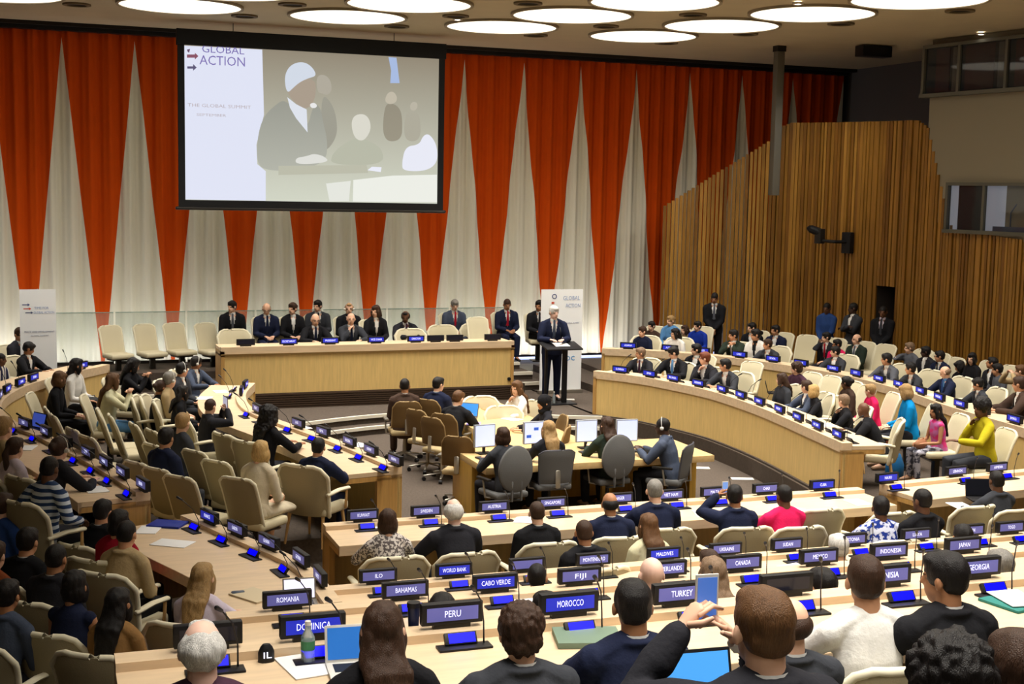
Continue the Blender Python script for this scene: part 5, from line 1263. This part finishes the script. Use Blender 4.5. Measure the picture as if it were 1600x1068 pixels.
# ================================================================== things around them
def hand_pt(root, idx):
    for r, HC, arms, rz, s, lb in PEOPLE:
        if r is root: return worldpt(root, arms[idx][2]+(arms[idx][2]-arms[idx][1]).normalized()*.07)
def by_label(sub): return [r for r, *_ in PEOPLE if sub in r['label']][0]
def slab(name, label, cat, w_, d_, h_, loc, rot, m, group=None, bev=.002, parent=None):
    o = MB().box(-w_/2, w_/2, -d_/2, d_/2, 0, h_).build(name, m, parent, bevel=bev, loc=loc, rot=rot)
    if label: tag(o, label, cat, group)
    return o
# phones and tablet held up
def phone(root, label, w_=.075, h_=.15, scr=(120, 160, 220), tilt=0):
    a = hand_pt(root, 0); b = hand_pt(root, 1); c_ = (a+b)/2+V(0, .0, .04)
    rz = root.rotation_euler.z
    r = empty('phone' if w_ < .1 else 'tablet', label, 'phone' if w_ < .1 else 'tablet', c_, rz)
    MB().box(-w_/2, w_/2, -.004, .004, -h_/2, h_/2).build('case', M_BLACK if w_ > .1 else M_WHITE, r, bevel=.002)
    MB().box(-w_/2+.006, w_/2-.006, -.006, -.004, -h_/2+.01, h_/2-.01).build('screen', mat('device_screen_%d' % scr[0], scr, .2, emit=.7), r)
    return r
_p = phone(PH, 'phone held up by the nearest brown haired man', scr=(70, 110, 190)); _p.location = hand_pt(PH, 0)+V(.05, .02, .03)
phone(by_label('holding up a tablet'), 'tablet held up to photograph, at the left curved desk', .25, .17, (190, 190, 215))
ph2 = by_label('black haired man in dark suit holding up a phone'); a = hand_pt(ph2, 0)
r = empty('phone', 'white phone held up at the desk nearest the well', 'phone', a+V(.03, 0, .03), 0); MB().box(-.036, .036, -.004, .004, -.07, .07).build('case', M_WHITE, r, bevel=.002); MB().box(-.03, .03, -.006, -.004, -.06, .06).build('screen', mat('device_screen_x', (110, 150, 220), .2, emit=.7), r)
w1 = [x for x in PEOPLE if x[0] is PH][0][2][0]; wp = w1[2]-(w1[2]-w1[1]).normalized()*.01; d_ = (w1[2]-w1[1]).normalized()
MB().tube([wp-d_*.012, wp+d_*.012], [.031, .031], 16, dome=False).build('gold_watch', mat('gold', (200, 170, 90), .25, .9), PH, smooth=True)
# lectern
lp = at(868, 618, .28); LX, LY = SPK.location.x, SPK.location.y-.45
lc = empty('lectern', 'black lectern on slim posts in front of the white haired speaker', 'lectern', (LX-.02, LY, .28))
T = Matrix.Translation((0, 0, 1.1)) @ Matrix.Rotation(math.radians(12), 4, 'X')
MB().box(-.36, .38, -.24, .22, 0, .03, T).build('reading_desk', M_BLACK, lc, bevel=.006)
MB().box(-.3, -.26, -.03, .03, 0, 1.1).build('post', M_BLACK, lc); MB().box(.06, .15, -.03, .03, 0, 1.1).build('post', M_BLACK, lc)
MB().box(-.36, .3, -.2, .2, 0, .02).build('base_plate', M_BLACK, lc, bevel=.004)
for gx_ in (-.05, .06): MB().tube([(gx_, .15, 1.15), (gx_, .12, 1.35), (gx_+.01, .2, 1.44)], [.006, .005, .012], 6).build('gooseneck_microphone', M_BLACK, lc, smooth=True)
pa = slab('speech_notes', 'white sheets of notes on the lectern', 'paper', .3, .21, .004, (LX, LY, 1.415), (math.radians(12), 0, 0), M_PAPER)
bt = empty('water_bottle', 'small water bottle hanging below the lectern top', 'bottle', (LX-.13, LY-.02, .30)); MB().tube([(0, 0, 0), (0, 0, .14), (0, 0, .17), (0, 0, .2)], [.03, .03, .013, .013], 12).build('bottle', mat('clear_plastic', (200, 215, 225), .1, trans=.7), bt, smooth=True); MB().tube([(0, 0, .2), (0, 0, .215)], [.015, .015], 10).build('cap', M_WHITE, bt)
# roll-up banners
def banner(name_lb, pxl, pxr, ytop, ybot, Y, rz=0):
    a = aty(pxl, ytop, Y); b = aty(pxr, ytop, Y); c_ = aty((pxl+pxr)/2, ybot, Y)
    wd = (b.x-a.x); z0 = .28; h_ = a.z-z0
    r = empty('roll_up_banner', name_lb, 'banner', ((a.x+b.x)/2, Y, z0), rz)
    MB().box(-wd/2, wd/2, -.004, .004, .06, h_).build('banner_sheet', mat('banner_white', (244, 247, 250), .6), r)
    MB().box(-wd/2-.02, wd/2+.02, -.06, .06, 0, .07).build('base_cassette', M_ALU, r, bevel=.01)
    MB().tube([(0, .03, .05), (0, .03, h_)], [.012, .012], 8).build('rear_pole', M_ALU, r)
    return r, wd, h_
TL = mat('banner_blue_lettering', (150, 170, 208), .7); TN = mat('banner_dark_lettering', (120, 125, 150), .7); TE = mat('banner_sky_lettering', (90, 160, 215), .7)
b1, bw, bh = banner('tall white roll-up banner with GLOBAL ACTION lettering behind the speaker', 846, 911, 452, 602, 24.75)
def btxt(r, s, x, z, w__, m, size=.1): text(s, size, r, (x, -.007, z), (math.pi/2, 0, 0), m, w__)
btxt(b1, 'GLOBAL', .2, bh-.18, .36, TL, .12); btxt(b1, 'ACTION', .24, bh-.33, .32, TL, .11); btxt(b1, 'THE GLOBAL SUMMIT', .2, bh-.68, .36, TN, .035); btxt(b1, 'oc', .2, .72, .2, TE, .2)
q = ring(MB(), .035, .05, 0, .003, 24).build('emblem', mat('navy_emblem', (40, 60, 120), .7), b1, rot=(math.pi/2, 0, 0), loc=(-.17, -.006, bh-.14))
MB().box(-.03, .03, -.002, 0, -.02, .02).build('emblem_mark', mat('red_emblem', (200, 80, 60), .7), b1, loc=(-.2, -.006, bh-.27))
b2, bw, bh = banner('tall white roll-up banner standing at the far left by the curtain', 30, 87, 452, 600, 25.0)
btxt(b2, 'TIME FOR', .06, bh-.33, .24, TL, .06); btxt(b2, 'GLOBAL ACTION', .1, bh-.41, .34, TL, .06); btxt(b2, 'PEACE AND DEVELOPMENT', .02, bh-.75, .5, TN, .04); btxt(b2, 'GLOBAL SUMMIT', .02, bh-.82, .3, TN, .03); btxt(b2, 'iaac', .08, .55, .3, TE, .13)
for k, (dx, dz_, cc) in enumerate([(-.2, -.27, (80, 90, 140)), (-.2, -.34, (210, 90, 70)), (-.19, -.41, (90, 100, 130))]):
    MB().add([(-.06, -.006, -.008), (.03, -.006, -.008), (.03, -.006, -.025), (.07, -.006, 0), (.03, -.006, .025), (.03, -.006, .008), (-.06, -.006, .008)]+[(-.06, -.002, -.008), (.03, -.002, -.008), (.03, -.002, -.025), (.07, -.002, 0), (.03, -.002, .025), (.03, -.002, .008), (-.06, -.002, .008)], [(0, 1, 2, 3, 4, 5, 6), (13, 12, 11, 10, 9, 8, 7)]).build('arrow_mark', mat('arrow_%d' % k, cc, .7), b2, loc=(dx+.02*k, 0, bh+dz_))
# monitors, keyboards, laptops in the well
for i, (px, py, rz) in enumerate([(757, 697, 8), (834, 692, 4), (916, 689, 0), (979, 688, -6)]):
    p = at(px, py, .86)
    r = empty('computer_monitor', 'monitor with a pale screen on the clerks table, %s from the left' % ordinal(i), 'monitor', (p.x, p.y, .762), math.radians(rz), 'monitors on the clerks table')
    MB().box(-.16, .16, -.015, .03, .09, .40).build('bezel', mat('silver_bezel', (150, 155, 165), .5), r, bevel=.006)
    s_ = MB().box(-.145, .145, -.018, -.014, .105, .385).build('screen', mat('monitor_screen', (188, 200, 240), .3, emit=.85), r)
    if i == 1:
        for bx, bz in ((.02, .3), (-.09, .2)): MB().box(bx-.03, bx+.04, -.0195, -.018, bz-.02, bz+.02).build('window_on_screen', mat('screen_blue_window', (50, 90, 190), .4, emit=.6), s_)
    MB().box(-.02, .02, .01, .03, 0, .12).build('neck', M_DARK, r); MB().box(-.1, .1, -.07, .09, 0, .014).build('foot', M_DARK, r, bevel=.004)
    slab('keyboard', 'dark keyboard before the %s monitor from the left on the clerks table' % ordinal(i), 'keyboard', .4, .14, .02, (p.x-.02, p.y-.3, .762), (0, 0, math.radians(rz)), M_DARK, 'keyboards on the clerks table')
def laptop(px, py, z, rz, label, w_=.33, scr=(60, 130, 205), body=None, emit=.7, tilt=15):
    p = at(px, py, z+.02); r = empty('laptop', label, 'laptop', (p.x, p.y, z+.002), math.radians(rz))
    bm_ = body or M_ALU
    MB().box(-w_/2, w_/2, -.24, 0, 0, .018).build('keyboard_base', bm_, r, bevel=.004)
    T = Matrix.Translation((0, 0, .015)) @ Matrix.Rotation(math.radians(-tilt), 4, 'X')
    l_ = MB().box(-w_/2, w_/2, -.002, .01, 0, w_*.66, T).build('lid', bm_, r, bevel=.003)
    MB().box(-w_/2+.012, w_/2-.012, -.005, -.003, .015, w_*.66-.012, T).build('screen', mat('laptop_screen_%d_%d' % (scr[0], scr[1]), scr, .3, emit=emit), l_)
    MB().box(-w_/2+.03, w_/2-.03, -.14, -.03, .018, .02).build('keys', M_BLACK, r)
    return r
laptop(731, 650, .76, -40, 'open laptop with a blue screen on the long well table')
laptop(552, 1032, 2.0, -6, 'silver laptop with a blue window on the nearest desk row at the left', w_=.27, scr=(40, 100, 175), body=M_WHITE)
laptop(468, 936, .92, -5, 'laptop with a bright white screen just behind the ROMANIA display', w_=.27, scr=(225, 225, 250), emit=.9)
lpc = laptop(262, 1018, .75, -70, 'black laptop with a light blue screen on the knees of the woman in caramel', w_=.28, scr=(90, 150, 225), body=M_BLACK)
_cr = by_label('long straight black hair'); lpc.location = worldpt(_cr, V(.0, .5, .60))
laptop(1082, 1110, 2.5, -4, 'laptop with a blue screen on the lap of the nearest man', w_=.32, scr=(70, 150, 225), body=M_BLACK)
laptop(58, 668, 1.18, -60, 'dark laptop open on the far left curved desk', w_=.3, scr=(60, 80, 170), body=M_BLACK)
laptop(1530, 775, .82, -20, 'black laptop on the short right desk', w_=.32, scr=(20, 22, 30), body=M_BLACK, emit=.02)
laptop(1200, 612, .78, 60, 'black open case on a chair between the right desks', w_=.3, scr=(20, 20, 24), body=M_BLACK, emit=.02)
# papers, folders and small things
def paper(px, py, z, rz, label, w_=.21, d_=.3, m=M_PAPER, name='paper_sheets', cat='paper', h_=.006, g=None):
    p = at(px, py, z); return slab(name, label, cat, w_, d_, h_, (p.x, p.y, z+.002), (0, 0, math.radians(rz)), m, g, .001)
M_BF = mat('blue_folder', (30, 50, 150), .5); M_GF = mat('sage_folder', (110, 130, 112), .6); M_TF = mat('teal_folder', (40, 120, 112), .6); M_CF = mat('manila_folder', (206, 190, 160), .7)
paper(262, 820, .92, -30, 'blue folder on the far end of the slanting left desk', .34, .26, M_BF, 'folder', 'folder', .02)
paper(232, 828, .92, -20, 'white papers left of the blue folder on the slanting desk')
paper(270, 849, .92, -35, 'open white notebook in the middle of the slanting left desk', .36, .24)
paper(398, 931, .92, -60, 'manila folder at the near end of the slanting left desk', .36, .26, M_CF, 'folder', 'folder', .014)
p = at(371, 926, .93); tag(MB().tube([(p.x-.04, p.y, .935), (p.x+.05, p.y+.01, .935)], [(.03, .014), (.025, .012)], 10).build('computer_mouse', mat('slate_plastic', (70, 80, 96), .4), smooth=True), 'grey computer mouse beside the manila folder', 'mouse')
paper(482, 1040, 2.0, 8, 'white pad of paper left of the silver laptop in the nearest row', .24, .32)
paper(918, 1000, 2.0, -15, 'sage green folder before the MOROCCO display', .34, .26, M_GF, 'folder', 'folder', .03)
paper(1590, 942, 2.0, 10, 'teal folder at the right end of the nearest desk row', .34, .28, M_TF, 'folder', 'folder', .015)
paper(1586, 935, 2.02, -10, 'white papers on the teal folder')
for i, (px, py, z, lb) in enumerate([(820, 812, .80, 'white papers at the desk nearest the well, beside the low sitting man'), (1003, 800, .80, 'white paper between the two navy suited men at the well desk'), (1100, 803, .80, 'white paper left of the man holding a phone at the well desk'), (1235, 795, .80, 'white papers beside the person in pink'), (1340, 785, .80, 'spread white papers right of the person in pink'), (812, 930, .88+.54, 'open white booklet beside the CABO VERDE display'), (1250, 890, 1.42, 'white papers right of the CANADA display'), (1500, 790, .82, 'white sheet on the short right desk'), (560, 695, 1.03, 'grey papers near the end of the left curved desk'), (345, 612, 1.03, 'heap of white papers at the far end of the left curved desk'), (320, 622, 1.03, 'white sheets before the young man with headset'), (470, 668, 1.03, 'papers with red print on the left curved desk'), (1290, 664, 1.03, 'white document on the near end of the front right desk'), (1180, 628, 1.03, 'white sheet lying on the front right desk'), (150, 765, 1.18, 'dark edged document at the near end of the far left desk'), (40, 700, 1.18, 'white papers on the far left curved desk'), (800, 655, .76, 'white papers on the long well table'), (765, 640, .76, 'brown paper folder on the long well table'), (740, 662, .76, 'violet sheet beside the laptop on the well table'), (934, 700, .76, 'large white sheet between the monitors'), (722, 640, .76, 'pale blue folder at the far corner of the well table'), (780, 715, .76, 'white papers before the leftmost monitor'), (585, 820, .8, 'small card beside the patterned top woman'), (1560, 640, 1.18, 'white papers on the second right desk near the edge'), (1462, 618, 1.18, 'white papers before the bald man in blue')]):
    paper(px, py, z, (i*37) % 60-30, lb, g='papers on desks', m={17: mat('kraft_paper', (150, 120, 80), .8), 18: mat('violet_paper', (160, 140, 210), .7), 20: mat('pale_blue_folder', (150, 165, 205), .6), 24: M_PAPER}.get(i, M_PAPER))
for px, py, z, lb in [(507, 628, .28, 'white floor outlet cover on the stage before the podium'), (884, 624, .28, 'white paper on the stage floor by the speakers feet'), (1092, 731, 0, 'white floor outlet cover in the well near the right desk'), (1160, 748, 0, 'pale floor outlet cover beyond the man with a phone')]:
    paper(px, py, z, 70, lb, .16, .34, M_WHITE, 'floor_outlet_cover' if 'outlet' in lb else 'paper', 'floor cover' if 'outlet' in lb else 'paper', .006)
# water bottle, cup, black gadgets in the foreground
p = at(481, 1035, 2.0); bt = empty('water_bottle', 'clear water bottle with a green label standing in front of the DOMINICA display', 'bottle', (p.x, p.y, 2.0))
MB().tube([(0, 0, .0), (0, 0, .13), (0, 0, .165), (0, 0, .19)], [.034, .034, .016, .014], 16, dome=False).build('bottle', mat('clear_plastic', (200, 215, 225), .1, trans=.7), bt, smooth=True)
MB().tube([(0, 0, .07), (0, 0, .115)], [.0348, .0348], 16, dome=False).build('paper_label', mat('green_label', (60, 120, 80), .6), bt); MB().tube([(0, 0, .19), (0, 0, .21)], [.015, .015], 12, dome=False).build('cap', M_WHITE, bt)
p = at(416, 1033, 2.0); tg_ = empty('interpreter_earpiece_dock', 'small black round dock with white figures left of the water bottle', 'dock', (p.x, p.y, 2.0)); MB().tube([(0, 0, 0), (0, 0, .05), (0, 0, .075)], [(.04, .025)]*2+[(.03, .02)], 14).build('dock', M_BLACK, tg_, smooth=True); text('IL', .045, tg_, (0, -.03, .04), (math.pi/2, 0, 0), M_TXT, .04)
p = at(646, 985, 2.0); cu_ = empty('travel_cup', 'dark blue travel cup with a black lid behind the PERU display', 'cup', (p.x, p.y+.0, 2.0)); MB().tube([(0, 0, 0), (0, 0, .13)], [.026, .034], 16, dome=False).build('cup', mat('navy_cup', (24, 34, 70), .35), cu_, smooth=True); MB().tube([(0, 0, .13), (0, 0, .155)], [.037, .035], 16, dome=False).build('lid', M_BLACK, cu_, smooth=True)
# bags
def bag(px, py, z, label, c, w_, d_, h_, rz=0, nm='handbag'):
    p = at(px, py, z); r = empty(nm, label, 'bag', (p.x, p.y, z), math.radians(rz)); n = mat('bag_'+label[:12].replace(' ', '_'), c, .6, bump=.4, bump_s=25)
    MB().tube([(0, 0, .02), (0, 0, h_*.5), (0, 0, h_*.9)], [(w_*.5, d_*.5), (w_*.52, d_*.5), (w_*.38, d_*.2)], 14).build('pouch', n, r, smooth=True)
    MB().tube([(-w_*.25, 0, h_*.85), (-w_*.2, 0, h_*1.25), (w_*.2, 0, h_*1.25), (w_*.25, 0, h_*.85)], [.009]*4, 6).build('handle', n, r, smooth=True); return r
bag(1397, 745, .28, 'blue cloth bag on the floor between the right chairs', (20, 90, 140), .34, .22, .36, 20, 'tote_bag')
bag(1394, 702, .28, 'rust brown leather bag on the floor beside the front right desk', (130, 66, 40), .3, .2, .3, 10)
r = bag(1428, 690, .82, 'ruffled brown purse on the lap of the woman in pink', (160, 110, 80), .24, .13, .1, 10, 'purse'); r.location = worldpt(by_label('pink printed'), V(0, .3, .60))
r = bag(120, 626, .86, 'dark patterned handbag on the lap of the woman in white', (60, 60, 62), .26, .12, .1, 10); r.location = worldpt(by_label('very long dark hair'), V(0, .3, .60))
# draped coat on a chair in the lower left
p = at(112, 1000, .75); m = MB(); n = 12
for j in range(9):
    for i in range(n+1):
        u = -1+2*i/n; v = j/8; m.v.append((u*(.24+.04*v), -.06-.1*math.sin(v*3)*(.5+.5*abs(u))+.02*math.sin(9*u+4*v), .55-.62*v))
for j in range(8):
    for i in range(n): m.f.append((j*(n+1)+i, j*(n+1)+i+1, (j+1)*(n+1)+i+1, (j+1)*(n+1)+i))
o = m.build('draped_coat', mat('cloth_taupe', (120, 108, 104), .9), smooth=True, loc=(p.x, p.y, .45), rot=(0, 0, math.radians(-100)))
sm_ = o.modifiers.new('thick', 'SOLIDIFY'); sm_.thickness = .02
tag(o, 'taupe coat draped over an armchair in the lower left', 'coat')
finish_people()
finish_text()
